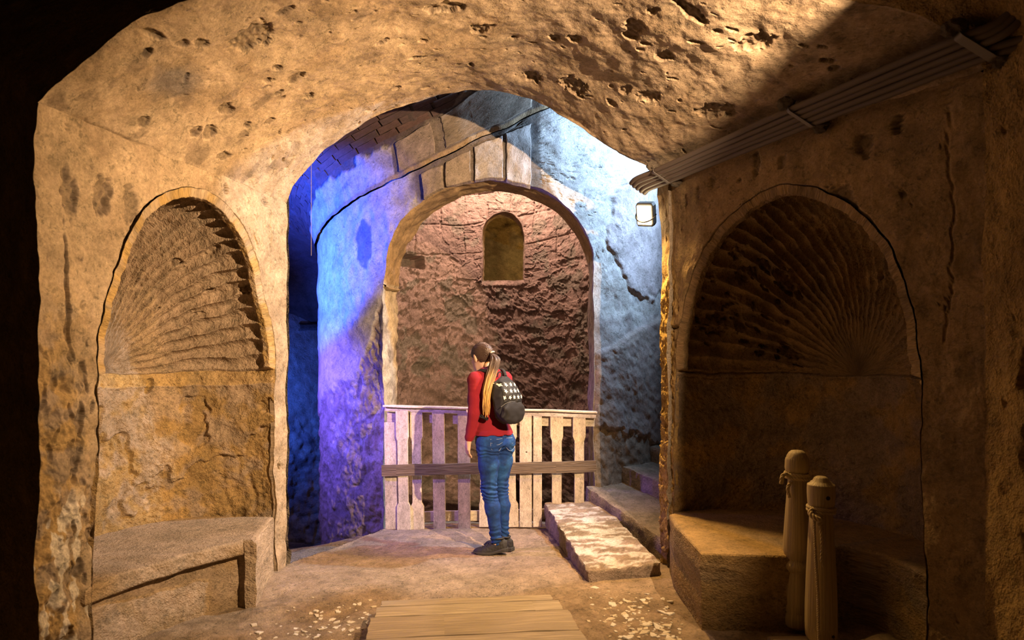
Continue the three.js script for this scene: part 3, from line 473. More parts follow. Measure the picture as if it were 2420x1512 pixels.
// cut blocks: voussoirs over the opening and long stones of the vault haunch
const edgy = (t) => { const a = 0.24; return t < a ? t / a * 0.05 : t > 1 - a ? 1 - (1 - t) / a * 0.05 : lerp(0.05, 0.95, (t - a) / (1 - 2 * a)); };
function curvedBlock(corners, at, thick, color, parent, name) {   // corners: bl, br, tr, tl in surface coordinates
  const n = 18, C = (u, v) => { const a = mix2(corners[0], corners[1], u), b = mix2(corners[3], corners[2], u); return mix2(a, b, v); };
  const g = surface(n + 4, n + 4, (u, v) => { const c = C(u, v); return at(c[0], c[1], 0); }, { toward: [0, 2, 4], jit: 1, uv: (u, v) => [u * 0.4 + corners[0][0], v * 0.4],
    us: edgy, vs: edgy,
    disp: (p, u, v) => (thick + 0.006 * fbm(p[0], p[1], p[2], 6, 3)) * sstep(0, 0.035, Math.min(u, 1 - u, v, 1 - v) + 0.008 * n3(p[0] * 25, p[1] * 25, p[2] * 25)) - 0.02, color: (p) => mottle(p, color, color.map((x) => x * 0.82), 5) });
  return part(name, g, M.plaster, parent);
}
const mix2 = (a, b, t) => [lerp(a[0], b[0], t), lerp(a[1], b[1], t)];
const onFace = (ph, Y) => polar(RO, ph, Y);
for (const [c, col] of [
  [[[-5.0, 3.115], [2.0, 3.11], [1.9, 3.52], [-5.2, 3.40]], [0.58, 0.55, 0.55]],
  [[[2.6, 3.10], [8.6, 3.06], [9.2, 3.63], [2.5, 3.54]], [0.58, 0.56, 0.57]],
  [[[-12.2, 3.06], [-5.7, 3.11], [-5.9, 3.38], [-12.3, 3.28]], [0.46, 0.385, 0.31]],
  [[[-18.0, 2.96], [-12.8, 3.05], [-12.9, 3.26], [-18.3, 3.20]], [0.46, 0.385, 0.31]],
]) curvedBlock(c, onFace, 0.050, col, wallBack, 'stone_block');
for (const [c, col] of [
  [[[-13.0, 4], [9.4, 4], [8.8, 44], [-13.4, 31]], [0.31, 0.265, 0.22]],
  [[[-24.5, 4], [-14.6, 4], [-15.0, 31], [-25.0, 27]], [0.40, 0.335, 0.305]],
  [[[10.8, 4], [30, 4], [30, 36], [10.6, 36]], [0.56, 0.53, 0.53]],
]) curvedBlock(c, (ph, psi) => helix(ph, psi), 0.066, col, stairVault, 'stone_block');

// ================================================================ THINGS
// --- worn blocks: a box with rounded edges, warped to eight corners, weathered
function wornBlock(corners, { seg = [24, 8, 24], round = 0.02, dims, amp = 0.01, color, uvScale = 1 }) {
  const [w, h, d] = dims, g = new THREE.BoxGeometry(w, h, d, ...seg), a = g.attributes.position, n = a.count, col = new Float32Array(n * 3), uv = g.attributes.uv;
  for (let i = 0; i < n; i++) {
    let p = [a.getX(i), a.getY(i), a.getZ(i)];
    const q = [clamp(p[0], -w / 2 + round, w / 2 - round), clamp(p[1], -h / 2 + round, h / 2 - round), clamp(p[2], -d / 2 + round, d / 2 - round)], e = [p[0] - q[0], p[1] - q[1], p[2] - q[2]], l = Math.hypot(...e);
    const nn = Math.abs(e[1]) > 1e-6 && !Math.abs(e[0]) ? 1 : 0; void nn;
    if (l > 1e-6) p = [q[0] + e[0] / l * round, q[1] + e[1] / l * round, q[2] + e[2] / l * round];
    const u = p[0] / w + 0.5, v = p[1] / h + 0.5, t = p[2] / d + 0.5;   // u right, v up, t towards the camera
    const L = (k) => { const f = (z, y) => lerp(corners[z * 4 + y * 2][k], corners[z * 4 + y * 2 + 1][k], u); return lerp(lerp(f(0, 0), f(0, 1), v), lerp(f(1, 0), f(1, 1), v), t); };
    const P = [L(0), L(1), L(2)], F = amp, o = [F * fbm(P[0], P[1], P[2], 7, 3), F * fbm(P[0] + 20, P[1], P[2], 7, 3), F * fbm(P[0], P[1] + 20, P[2], 7, 3)];
    a.setXYZ(i, P[0] + o[0], P[1] + o[1] * 0.7, -(P[2] + o[2]));
    const N = g.attributes.normal; const ny = Math.abs(N.getY(i)), nx = Math.abs(N.getX(i)); uv.setXY(i, (nx > 0.5 ? P[2] : P[0]) * uvScale, (ny > 0.5 ? P[2] : P[1]) * uvScale);
    const c = color(P, ny > 0.5 && p[1] > 0); col[i * 3] = c[0]; col[i * 3 + 1] = c[1]; col[i * 3 + 2] = c[2];
  }
  g.setAttribute('color', new THREE.BufferAttribute(col, 3)); g.computeVertexNormals(); return g;
}
// corners: far-bottom-left, far-bottom-right, far-top-left, far-top-right, then the same for near
const stepColor = (p) => mottle(p, [0.40, 0.335, 0.27], [0.33, 0.275, 0.22], 4.5);
const slabColor = (p, top) => { const c = mottle(p, [0.40, 0.32, 0.25], [0.35, 0.275, 0.21], 5); if (!top) return c; const s = fbmB(p[0] * 0.7 + p[2] * 0.3, 0, p[2] * 2.4, 5, 4), ed = sstep(4.66, 4.70, p[2] + 0.1 * n3(p[0] * 9, 0, 4)); return mix3(c, [0.80, 0.77, 0.73], sstep(-0.06, 0.08, s) * ed * sstep(6.05, 5.95, p[2] + 0.1 * n3(p[0] * 9, 0, 7))); };   // lime scuffs trodden across the tread
const slab = part('stone_slab', wornBlock([[0.29, 0.02, 6.12], [0.80, 0.02, 6.12], [0.29, 0.235, 6.12], [0.80, 0.245, 6.12], [0.52, -0.03, 4.63], [1.06, -0.03, 4.78], [0.52, 0.075, 4.63], [1.06, 0.085, 4.78]], { dims: [0.52, 0.2, 1.5], seg: [26, 12, 70], round: 0.022, amp: 0.016, color: slabColor }), M.rock);
tag(slab, 'long worn stone slab with whitish scuffs, lowest step of the stair', 'stone slab');
const stairNames = ['second worn step, just above the whitish slab', 'third step of the stair beside the right pier', 'fourth step, partly hidden behind the right pier', 'fifth step hidden behind the right pier', 'sixth step hidden behind the right pier', 'seventh step hidden behind the right pier'];
for (let i = 0; i < 4; i++) {
  const a0 = 23.4 + i * 11.6, a1 = a0 + 12.4, yi = 0.37 + i * 0.155, yo = 0.13 + i * 0.165, b = yi - 0.34;
  const c = (R, ph, Y) => polar(R, ph, Y);
  const st = part('stair_step', wornBlock([c(2.05, a0, b), c(2.05, a1, b), c(2.05, a0, yi), c(2.05, a1, yi), c(3.42, a0, b - 0.1), c(3.42, a1, b - 0.1), c(3.42, a0, yo), c(3.42, a1, yo)], { dims: [0.55, 0.3, 1.35], seg: [20, 10, 40], round: 0.025, amp: 0.015, color: stepColor }), M.rock);
  tag(st, 'worn stone ' + stairNames[i], 'step', 'steps going up');
}
const downNames = ['first', 'second', 'third', 'fourth', 'fifth', 'sixth', 'seventh', 'eighth', 'ninth', 'tenth', 'eleventh'];
for (let i = 0; i < 11; i++) {
  const a0 = LAND0 - (i + 1) * 13, a1 = LAND0 - i * 13 + 0.4, y = -0.16 - i * 0.15, c = polar;
  const st = part('stair_step', wornBlock([c(2.05, a0, y - 0.4), c(2.05, a1, y - 0.4), c(2.05, a0, y), c(2.05, a1, y), c(3.42, a0, y - 0.4), c(3.42, a1, y - 0.4), c(3.42, a0, y), c(3.42, a1, y)], { dims: [0.6, 0.4, 1.35], seg: [14, 4, 24], round: 0.02, amp: 0.012, color: stepColor }), M.rock);
  tag(st, downNames[i] + ' step down into the dark blue stairwell left of the shaft', 'step', 'steps going down');
}

// --- rock-cut benches in the niches: flat seat with a hollowed, curved front
function benchPiece(plan, y0, y1, color, bevel) {
  const sh = new THREE.Shape(plan.map(([x, z]) => new THREE.Vector2(x, z)));
  const g = new THREE.ExtrudeGeometry(sh, { depth: y1 - y0 - 2 * bevel, bevelEnabled: true, bevelSize: bevel, bevelOffset: -bevel, bevelThickness: bevel, bevelSegments: 3, steps: 10, curveSegments: 40 });
  const a = g.attributes.position, col = new Float32Array(a.count * 3), uv = g.attributes.uv;
  for (let i = 0; i < a.count; i++) {
    const X = a.getX(i), Z = a.getY(i), Y = a.getZ(i) + y0 + bevel, up = Math.abs(g.attributes.normal.getZ(i)) > 0.7, o = 0.012;
    a.setXYZ(i, X + o * fbm(X, Y, Z, 5, 3), Y + 0.008 * fbm(X, Y + 9, Z, 5, 3), -(Z + o * fbm(X + 9, Y, Z, 5, 3)));
    uv.setXY(i, up ? X : X * 0.8 + Z * 0.6, up ? Z : Y);
    const c = color([X, Y, Z], up); col[i * 3] = c[0]; col[i * 3 + 1] = c[1]; col[i * 3 + 2] = c[2];
  }
  g.setAttribute('color', new THREE.BufferAttribute(col, 3)); g.computeVertexNormals(); return g;
}
const curve = (pts, n) => new THREE.SplineCurve(pts.map((p) => new THREE.Vector2(...p))).getPoints(n).map((p) => [p.x, p.y]);
{
  const back = [[-2.35, 3.30], [-2.80, 3.9], [-2.75, 4.4], [-2.3, 4.85]], col = (p) => mottle(p, TAN2, mix3(OCHRE2, STONE, 0.5), 3.5, -0.05), g = group('stone_bench');
  const front = [[-1.66, 4.20], [-1.80, 4.03], [-1.94, 3.78], [-2.04, 3.55], [-2.09, 3.32]];
  part('seat_slab', benchPiece([[-1.70, 4.82], [-1.66, 4.50], [-1.60, 4.20], ...curve(front, 26), ...back], 0.305, 0.40, col, 0.018), M.rock, g);
  part('bench_body', benchPiece([[-1.70, 4.82], [-1.665, 4.50], [-1.605, 4.22], [-1.645, 4.215], ...curve(front.map(([x, z], i) => [x - 0.05, z + 0.035 + 0.05 * Math.sin(i / 4 * Math.PI)]), 26), ...back], -0.05, 0.315, col, 0.006), M.rock, g);
  part('end_post', benchPiece([[-1.70, 4.83], [-1.655, 4.50], [-1.588, 4.205], [-1.655, 4.195], [-1.72, 4.5], [-1.76, 4.83]], -0.05, 0.385, (p) => mottle(p, TAN, TAN2, 3), 0.012), M.rock, g);
  tag(g, 'rock-cut bench with hollowed front in the bright left niche', 'bench');
  const h = group('stone_bench'), colR = (p) => mottle(p, OCHRE2, STONE, 3.2);
  part('bench_block', benchPiece([[1.13, 4.86], [1.09, 4.55], [1.085, 3.88], [1.40, 3.84], ...curve([[1.66, 3.83], [1.78, 3.98], [1.98, 4.02], [2.12, 3.86], [2.14, 3.5]], 26), [2.5, 3.5], [2.75, 4.4], [2.3, 5.1], [1.3, 5.05]], -0.05, 0.41, colR, 0.018), M.rock, h);
  tag(h, 'rock-cut bench block in the dim right niche behind the turned posts', 'bench');
}

// --- stone chips trodden into the floor
{
  const r = rng(77), geos = [];
  for (let k = 0; k < 8; k++) { const n = 4 + Math.floor(r() * 3), pts = []; for (let i = 0; i < n; i++) { const a = (i + 0.6 * r()) / n * 6.283, q = 0.6 + 0.4 * r(); pts.push(new THREE.Vector2(Math.cos(a) * q, Math.sin(a) * q * (0.5 + 0.4 * r()))); } const g = new THREE.ExtrudeGeometry(new THREE.Shape(pts), { depth: 0.25, bevelEnabled: true, bevelSize: 0.08, bevelThickness: 0.08, bevelSegments: 1, steps: 1 }); g.rotateX(-Math.PI / 2); geos.push(g); }
  const mats = [[0.84, 0.78, 0.64], [0.78, 0.68, 0.48], [0.88, 0.84, 0.74]].map((c) => std({ color: rgb(...c), roughness: 0.8, map: plasterMap }));
  const spread = (count, cx, cz, sx, sz, smax) => { for (let i = 0; i < count; i++) { const g1 = (r() + r() + r() - 1.5) * 1.1, g2 = (r() + r() + r() - 1.5) * 1.1, X = cx + g1 * sx, Z = cz + g2 * sz, s = 0.009 + (smax - 0.009) * r() ** 2.2; const m = part('stone_chip', geos[Math.floor(r() * 8)], mats[Math.floor(r() * 3)], floor); m.position.set(X, floorH(X, Z) - s * 0.12, -Z); m.scale.set(s, s * (0.6 + 0.5 * r()), s); m.rotation.set((r() - 0.5) * 0.5, r() * 6.28, (r() - 0.5) * 0.5); } };
  spread(100, 0.74, 4.12, 0.26, 0.34, 0.036); spread(70, 0.80, 3.88, 0.22, 0.16, 0.046); spread(90, -1.10, 3.95, 0.34, 0.30, 0.034);
}

// --- boards laid on the floor
const woodMat = (c, rep = 1, rough = 0.75) => std({ color: rgb(...c), map: withRepeat(woodMap, rep), bumpMap: withRepeat(woodBump, rep), bumpScale: 0.003, roughness: rough });
const boardGeo = (w, h, d, sag = 0.003, seed = 0) => {        // w long, uv along the grain
  const g = new THREE.BoxGeometry(w, h, d, 24, 3, 6), a = g.attributes.position, uv = g.attributes.uv, r = 0.004;
  for (let i = 0; i < a.count; i++) { let p = [a.getX(i), a.getY(i), a.getZ(i)]; const q = [clamp(p[0], -w / 2 + r, w / 2 - r), clamp(p[1], -h / 2 + r, h / 2 - r), clamp(p[2], -d / 2 + r, d / 2 - r)], e = p.map((x, k) => x - q[k]), l = Math.hypot(...e); if (l > 1e-6) p = q.map((x, k) => x + e[k] / l * r);
    a.setXYZ(i, p[0] + (Math.abs(p[0]) > w / 2 - 0.01 ? 0.006 * n3(p[2] * 20, seed, 1) : 0), p[1] + sag * n3(p[0] * 2, seed * 3.1, p[2] * 3), p[2] + sag * n3(p[0] * 3, seed * 5.3 + 7, 0)); uv.setXY(i, p[0] * 0.7 + seed * 0.37, (p[2] + p[1]) * 1.6 + seed * 0.21); }
  g.computeVertexNormals(); return g;
};
{
  const g = group('wooden_boardwalk', [-0.205, 0, 3.535], 0); g.rotation.y = 0.115;
  const mats = [woodMat([0.50, 0.41, 0.29]), woodMat([0.53, 0.44, 0.31]), woodMat([0.47, 0.38, 0.26])];
  let z = -0.565; [[0.105, 1.02], [0.155, 1.07], [0.30, 1.12], [0.30, 1.15]].forEach(([w, l], i) => { const m = part('plank', boardGeo(l, 0.028, w - 0.010, 0.003, i + 1), mats[i % 3], g); m.position.set(0.005 * (i % 3), 0.072, z + w / 2); z += w; });
  for (const x of [-0.42, 0.42]) part('bearer', boardGeo(0.92, 0.055, 0.06, 0.002, 20 + x), mats[2], g).position.set(x, 0.030, -0.09), g.children[g.children.length - 1].rotation.y = Math.PI / 2;
  tag(g, 'low walkway of worn wooden boards at the bottom edge of the picture', 'boardwalk');
}
{ const m = part('wooden_board', boardGeo(0.34, 0.03, 0.12, 0.002, 9), woodMat([0.55, 0.44, 0.27])); m.position.set(1.56, 0.004, -3.62); tag(m, 'short wooden board on the ground at the foot of the turned posts', 'board'); }

// --- railing across the opening
{
  const Zf = 6.12, g = group('wooden_railing', [-0.2, 0, Zf]), at = (x, y) => [(x - 1210) / FOCAL * Zf + 0.2, EYE - (y - 850) / FOCAL * Zf];
  const paint = [[0.86, 0.81, 0.73], [0.86, 0.79, 0.68], [0.82, 0.74, 0.60]].map((c) => std({ color: rgb(...c), map: withRepeat(plasterMap, 1.3), bumpMap: withRepeat(plasterBump, 3), bumpScale: 0.002, roughness: 0.65 }));
  const dark = woodMat([0.26, 0.20, 0.15]); dark.bumpScale = 0.006;
  // a picket's outline: [y, half width] rows from the foot up
  const picket = (x, lean, rows, depth, mat, z, hole) => {
    const s = new THREE.Shape(), w = (k) => rows[k];
    s.moveTo(-w(0)[1], w(0)[0]); for (let k = rows.length - 1; k >= 0; k--) void k;
    const pts = [...rows.map(([y, h]) => [h, y]), ...rows.slice().reverse().map(([y, h]) => [-h, y])]; const sh = new THREE.Shape(pts.map((p) => new THREE.Vector2(p[0], p[1])));
    if (hole) { const h = new THREE.Path(); h.absellipse(hole[0], hole[1], 0.011, 0.009, 0, 6.283); sh.holes.push(h); }
    const geo = new THREE.ExtrudeGeometry(sh, { depth, bevelEnabled: true, bevelSize: 0.003, bevelThickness: 0.003, bevelSegments: 2, curveSegments: 10 }), a = geo.attributes.position, uv = geo.attributes.uv;
    for (let i = 0; i < a.count; i++) { const X = a.getX(i), Y = a.getY(i); uv.setXY(i, Y * 0.8 + x, X * 1.6 + x * 3); a.setX(i, X + 0.002 * n3(X * 10, Y * 9, x * 9)); }
    const m = part('picket', geo, mat, g); m.position.set(x, 0, z); m.rotation.z = lean; return m;
  };
  const plain = (b, t, h) => [[b, h], [t, h]], headed = (b, t, h, n, foot) => foot ? [[b, h * 1.05], [b + 0.20, h * 1.05], [b + 0.235, n], [0.79, n], [0.83, h], [t, h]] : [[b, n], [0.79, n], [0.83, h], [t, h]];
  const P = (x) => (x - 1210) / FOCAL * Zf + 0.2;
  picket(P(927), 0.012, plain(0.0, 0.955, 0.053), 0.028, paint[0], 0.005);
  picket(P(957), 0.018, [[0.0, 0.058], [0.21, 0.058], [0.24, 0.042], [0.79, 0.044], [0.83, 0.054], [1.06, 0.054]], 0.024, paint[0], 0.034);
  picket(P(988), 0.012, headed(0.0, 1.05, 0.054, 0.038, true), 0.026, paint[0], 0.01);
  picket(P(1040), 0.012, plain(0.0, 1.055, 0.052), 0.028, paint[1], 0.012);
  picket(P(1098), 0.006, [[0, 0.053], [0.6, 0.053], [0.72, 0.053], [0.76, 0.05], [1.055, 0.05]], 0.026, paint[1], 0.01);
  picket(P(1147), 0.0, headed(0.02, 1.05, 0.05, 0.042, true), 0.026, paint[0], 0.008);
  picket(P(1211), 0.02, headed(0.02, 1.05, 0.052, 0.036, true), 0.026, paint[2], 0.01);
  picket(P(1242), 0.0, plain(0.02, 1.03, 0.052), 0.028, paint[1], 0.012, [0.006, 0.69]);
  picket(P(1270), 0.0, plain(0.02, 1.03, 0.036), 0.028, paint[1], 0.006);
  picket(P(1315), 0.0, headed(0.03, 1.02, 0.055, 0.041), 0.026, paint[2], 0.01);
  picket(P(1368), 0.0, headed(0.03, 1.02, 0.055, 0.041), 0.026, paint[2], 0.01);
  const rail = (name, x0, y0, x1, y1, h, d, z, mat, seed) => { const a = at(x0, y0), b = at(x1, y1), L = Math.hypot(b[0] - a[0], b[1] - a[1]), m = part(name, boardGeo(L, h, d, 0.004, seed), mat, g); m.position.set((a[0] + b[0]) / 2, (a[1] + b[1]) / 2, z); m.rotation.z = Math.atan2(b[1] - a[1], b[0] - a[0]); return m; };
  rail('top_rail', 912, 964, 1407, 980, 0.050, 0.05, 0.02, paint[0], 31);
  rail('cap_board', 908, 958, 1409, 973, 0.018, 0.10, 0.025, paint[0], 32);
  rail('upper_rail', 914, 985, 1405, 996, 0.095, 0.022, -0.014, paint[2], 33);
  rail('middle_rail', 905, 1109, 1407, 1099, 0.100, 0.026, 0.062, dark, 34);
  rail('lower_rail', 1000, 1222, 1290, 1215, 0.09, 0.04, -0.024, paint[2], 35);
  tag(g, 'cream-painted picket railing with dark middle board across the shaft opening', 'railing');
}

// --- turned posts with rope
const postGeo = (rows, seg = 40) => { const c = rows.map(([y, r]) => new THREE.Vector2(r, y)); const g = new THREE.LatheGeometry(c, seg); g.scale(1, 1, 1); return g; };
const postWood = () => { const m = woodMat([0.64, 0.52, 0.30], 1, 0.55); for (const t of [m.map, m.bumpMap]) { t.rotation = Math.PI / 2; t.repeat.set(0.5, 1); } m.bumpScale = 0.0015; return m; };
{
  const a = group('turned_post', [1.625, 0.0, 3.86]);
  part('shaft', postGeo([[0.0, 0.0], [0.0, 0.062], [0.02, 0.078], [0.06, 0.082], [0.085, 0.078], [0.092, 0.074], [0.10, 0.078], [0.13, 0.076], [0.135, 0.073], [0.20, 0.072], [0.30, 0.062], [0.315, 0.058], [0.32, 0.062], [0.34, 0.076], [0.36, 0.077], [0.375, 0.066], [0.385, 0.056], [0.40, 0.066], [0.43, 0.074], [0.436, 0.0725], [0.44, 0.0745], [0.447, 0.0725], [0.452, 0.0745], [0.50, 0.074], [0.62, 0.066], [0.75, 0.056], [0.84, 0.049], [0.845, 0.047]]), postWood(), a);
  part('head', postGeo([[0.84, 0.0], [0.84, 0.047], [0.87, 0.05], [0.885, 0.062], [0.905, 0.066], [0.95, 0.064], [0.962, 0.060], [0.966, 0.056], [0.972, 0.056], [0.99, 0.046], [1.003, 0.032], [1.008, 0.0]]), postWood(), a);
  tag(a, 'taller turned wooden post, further back, rope tied at its neck', 'post', 'turned posts');
  const b = group('turned_post', [1.662, 0.0, 3.64]);
  part('shaft', postGeo([[0.0, 0.0], [0.0, 0.052], [0.012, 0.068], [0.04, 0.079], [0.075, 0.082], [0.08, 0.0805], [0.085, 0.082], [0.092, 0.0805], [0.097, 0.082], [0.2, 0.081], [0.35, 0.076], [0.5, 0.069], [0.62, 0.063], [0.70, 0.058], [0.712, 0.052], [0.725, 0.050]]), postWood(), b);
  part('head', postGeo([[0.72, 0.0], [0.722, 0.052], [0.735, 0.062], [0.75, 0.068], [0.80, 0.071], [0.835, 0.071], [0.84, 0.069], [0.845, 0.071], [0.852, 0.069], [0.856, 0.058], [0.866, 0.052], [0.868, 0.044], [0.885, 0.036], [0.893, 0.024], [0.896, 0.0]]), postWood(), b);
  const hole = new THREE.MeshStandardMaterial({ color: rgb(0.03, 0.02, 0.015), roughness: 1 });
  const h1 = part('peg_hole', new THREE.CylinderGeometry(0.011, 0.011, 0.012, 16), hole, b); h1.position.set(0.004, 0.79, 0.068); h1.rotation.x = Math.PI / 2;
  const h2 = part('peg_hole', new THREE.CylinderGeometry(0.008, 0.008, 0.012, 16), hole, b); h2.position.set(0.028, 0.062, 0.074); h2.rotation.x = Math.PI / 2; h2.rotation.z = -0.3;
  tag(b, 'shorter stout turned wooden post in front, dark peg hole in its head', 'post', 'turned posts');
  // twisted rope: three strands round a path
  const ropeMat = std({ color: rgb(0.46, 0.37, 0.22), roughness: 1 });
  const rope = (path, r, pitch, strands = 3, nseg) => { const L = path.getLength(), n = nseg ?? Math.ceil(L / 0.008), fr = path.computeFrenetFrames(n, false), gs = []; for (let s = 0; s < strands; s++) { const pts = []; for (let i = 0; i <= n; i++) { const p = path.getPointAt(i / n), a = i / n * L / pitch * 6.283 + s / strands * 6.283; pts.push(p.clone().addScaledVector(fr.normals[i], Math.cos(a) * r * 0.55).addScaledVector(fr.binormals[i], Math.sin(a) * r * 0.55)); } gs.push(new THREE.TubeGeometry(new THREE.CatmullRomCurve3(pts), n, r * 0.62, 6)); } return mergeGeometries(gs); };
  const cat = (pts) => new THREE.CatmullRomCurve3(pts.map((p) => new THREE.Vector3(...p)));
  const loop = (y, r, turns, dy) => cat(Array.from({ length: turns * 20 + 1 }, (_, i) => { const t = i / 20 * 6.283; return [Math.cos(t) * r, y + dy * i / 20, Math.sin(t) * r]; }));
  const ra = group('rope', [1.625, 0, 3.86]);
  part('coil', rope(loop(0.845, 0.061, 2, 0.018), 0.010, 0.05), ropeMat, ra);
  part('knot_tail', rope(cat([[-0.055, 0.86, 0.03], [-0.082, 0.875, 0.035], [-0.098, 0.86, 0.035], [-0.102, 0.82, 0.035]]), 0.011, 0.06), ropeMat, ra);
  part('loose_end', rope(cat([[-0.05, 0.83, 0.035], [-0.068, 0.80, 0.04], [-0.066, 0.765, 0.045], [-0.06, 0.745, 0.045]]), 0.009, 0.06), ropeMat, ra);
  tag(ra, 'rope knotted round the neck of the taller turned post', 'rope');
  const rb = group('rope', [1.662, 0, 3.64]);
  part('coil', rope(loop(0.705, 0.066, 2, 0.016), 0.009, 0.045), ropeMat, rb);
  part('knot', rope(cat([[-0.070, 0.72, 0.03], [-0.078, 0.70, 0.055], [-0.060, 0.685, 0.075], [-0.038, 0.675, 0.078], [-0.05, 0.655, 0.08]]), 0.013, 0.06), ropeMat, rb);
  part('long_tail', rope(cat([[-0.066, 0.69, 0.06], [-0.068, 0.6, 0.075], [-0.066, 0.45, 0.086], [-0.058, 0.3, 0.09], [-0.056, 0.15, 0.092], [-0.054, 0.012, 0.094]]), 0.0075, 0.035), ropeMat, rb);
  part('frayed_end', rope(cat([[-0.045, 0.68, 0.076], [-0.036, 0.6, 0.084], [-0.034, 0.52, 0.086], [-0.036, 0.46, 0.088], [-0.026, 0.435, 0.09]]), 0.008, 0.06), ropeMat, rb);
  part('frayed_end', rope(cat([[-0.035, 0.68, 0.076], [-0.02, 0.6, 0.082], [-0.014, 0.53, 0.084], [-0.006, 0.49, 0.086]]), 0.005, 0.06), ropeMat, rb);
  tag(rb, 'rope hanging in long tails from the shorter turned post', 'rope');
}

// --- conduits under the right springing of the vault
{
  const along = (t) => { return [lerp(0.965, 2.125, t), lerp(2.825, 2.955, t) + 0.008 * Math.sin(Math.PI * t), lerp(5.05, 3.09, t)]; };
  const mat = std({ color: rgb(0.115, 0.092, 0.082), roughness: 0.6 });
  const words = ['uppermost', 'second', 'middle', 'fourth', 'lowest'];
  for (let i = 0; i < 5; i++) {
    const q = i - 2, pts = [];
    for (let t = 0; t <= 1.001; t += 0.1) { const [X, Y, Z] = along(t), w = lerp(0.030, 0.040, t); pts.push(V(X + q * w * 0.80 + 0.004 * n3(t * 3, i, 0), Y - q * w * 0.60 + 0.005 * n3(t * 3, i, 5), Z - q * w * 0.12)); }
    const e = pts[pts.length - 1];
    if (i < 3) { pts.push(e.clone().add(new THREE.Vector3(0.10 - 0.015 * i, 0.02, 0.09)), e.clone().add(new THREE.Vector3(0.16 - 0.01 * i, 0.10, 0.14)), e.clone().add(new THREE.Vector3(0.175 + 0.01 * i, 0.25, 0.16)), e.clone().add(new THREE.Vector3(0.18 + 0.012 * i, 0.55, 0.17))); }
    else pts.push(e.clone().add(new THREE.Vector3(0.12, 0.01, 0.12)), e.clone().add(new THREE.Vector3(0.26, 0.025, 0.40)), e.clone().add(new THREE.Vector3(0.27, 0.03, 1.0)));
    pts.unshift(pts[0].clone().add(new THREE.Vector3(-0.015, -0.012, -0.06)));
    const m = part('conduit', new THREE.TubeGeometry(new THREE.CatmullRomCurve3(pts, false, 'centripetal'), 120, 0.0185, 14), mat);
    tag(m, words[i] + ' of the five dark conduits running along the right springing', 'conduit', 'conduits under the vault');
  }
  const steel = std({ color: rgb(0.16, 0.15, 0.15), roughness: 0.5, metalness: 0.4 }), lump = std({ color: rgb(0.20, 0.165, 0.13), roughness: 1, bumpMap: rockBump, bumpScale: 0.02 });
  [[0.10, 0.016, 'thin clamp holding the conduits nearest the lamp'], [0.60, 0.02, 'thin clamp across the middle of the conduits'], [1.0, 0.040, 'broad steel strap across the conduits at the upper right']].forEach(([t, w, label]) => {
    const [X, Y, Z] = along(t), s = lerp(0.030, 0.040, t), g = group('conduit_clamp', [X, Y, Z]), d = new THREE.Vector3(1.24, 0.07, 2.02).normalize(), a = new THREE.Vector3(0.8, -0.6, 0.12).normalize(), nn = new THREE.Vector3().crossVectors(d, a).normalize(); if (nn.y > 0) nn.negate();
    const len = s * 5 + 0.03, geo = new THREE.BoxGeometry(len, 0.005, w, 16, 1, 1), pa = geo.attributes.position;
    for (let i = 0; i < pa.count; i++) { const x = pa.getX(i); pa.setY(i, pa.getY(i) + 0.026 - 0.04 * sstep(len / 2 - 0.02, len / 2, Math.abs(x))); } geo.computeVertexNormals();
    const m = part('strap', geo, steel, g); m.quaternion.setFromRotationMatrix(new THREE.Matrix4().makeBasis(a, nn, new THREE.Vector3().crossVectors(a, nn)));
    for (const e of [-1, 1]) { const gl = new THREE.IcosahedronGeometry(0.032 + 0.012 * t, 3), q = gl.attributes.position; for (let i = 0; i < q.count; i++) { const k = 1 + 0.3 * n3(q.getX(i) * 30 + e, q.getY(i) * 30, q.getZ(i) * 30 + t); q.setXYZ(i, q.getX(i) * k * 1.2, q.getY(i) * k, q.getZ(i) * k); } gl.computeVertexNormals(); const b = part('mortar_anchor', gl, lump, g); b.position.copy(a).multiplyScalar(e * (len / 2 + 0.01)).addScaledVector(nn, -0.02); }
    tag(g, label, 'clamp', 'conduit clamps');
  });
}

// --- lamps
function floodlight(lamp, aim, size, label, power, seen) {
  const g = group('floodlight', lamp.at), f = new THREE.Vector3(aim[0], aim[1], -aim[2]).normalize();
  const q = new THREE.Quaternion().setFromUnitVectors(new THREE.Vector3(0, 0, 1), f);
  const body = std({ color: rgb(0.05, 0.05, 0.05), roughness: 0.5, metalness: 0.3 }), [w, h] = size;
  const sh = new THREE.Shape(); sh.moveTo(-w * 0.42, -h * 0.5); sh.lineTo(w * 0.42, -h * 0.5); sh.lineTo(w * 0.5, -h * 0.4); sh.lineTo(w * 0.5, h * 0.4); sh.lineTo(w * 0.42, h * 0.5); sh.lineTo(-w * 0.42, h * 0.5); sh.lineTo(-w * 0.5, h * 0.4); sh.lineTo(-w * 0.5, -h * 0.4);
  const bg = new THREE.ExtrudeGeometry(sh, { depth: 0.05, bevelEnabled: true, bevelSize: 0.006, bevelThickness: 0.006, bevelSegments: 2 }); bg.translate(0, 0, -0.07);
  const b = part('housing', bg, body, g); b.quaternion.copy(q);
  const gl = part('lamp_glass', new THREE.BoxGeometry(w * 0.84, h * 0.84, 0.008), new THREE.MeshStandardMaterial({ color: rgb(0.9, 0.9, 0.9), emissive: rgb(...lamp.color.map((c) => Math.sqrt(c))), emissiveIntensity: seen, roughness: 0.3 }), g); gl.quaternion.copy(q); gl.position.copy(f).multiplyScalar(-0.008);
  const br = part('bracket', new THREE.TorusGeometry(w * 0.62, 0.006, 8, 24, Math.PI), body, g); br.quaternion.copy(q); br.rotateX(Math.PI / 2 + 0.6); br.position.copy(f).multiplyScalar(-0.045);
  tag(g, label, 'lamp');
  return f;
}
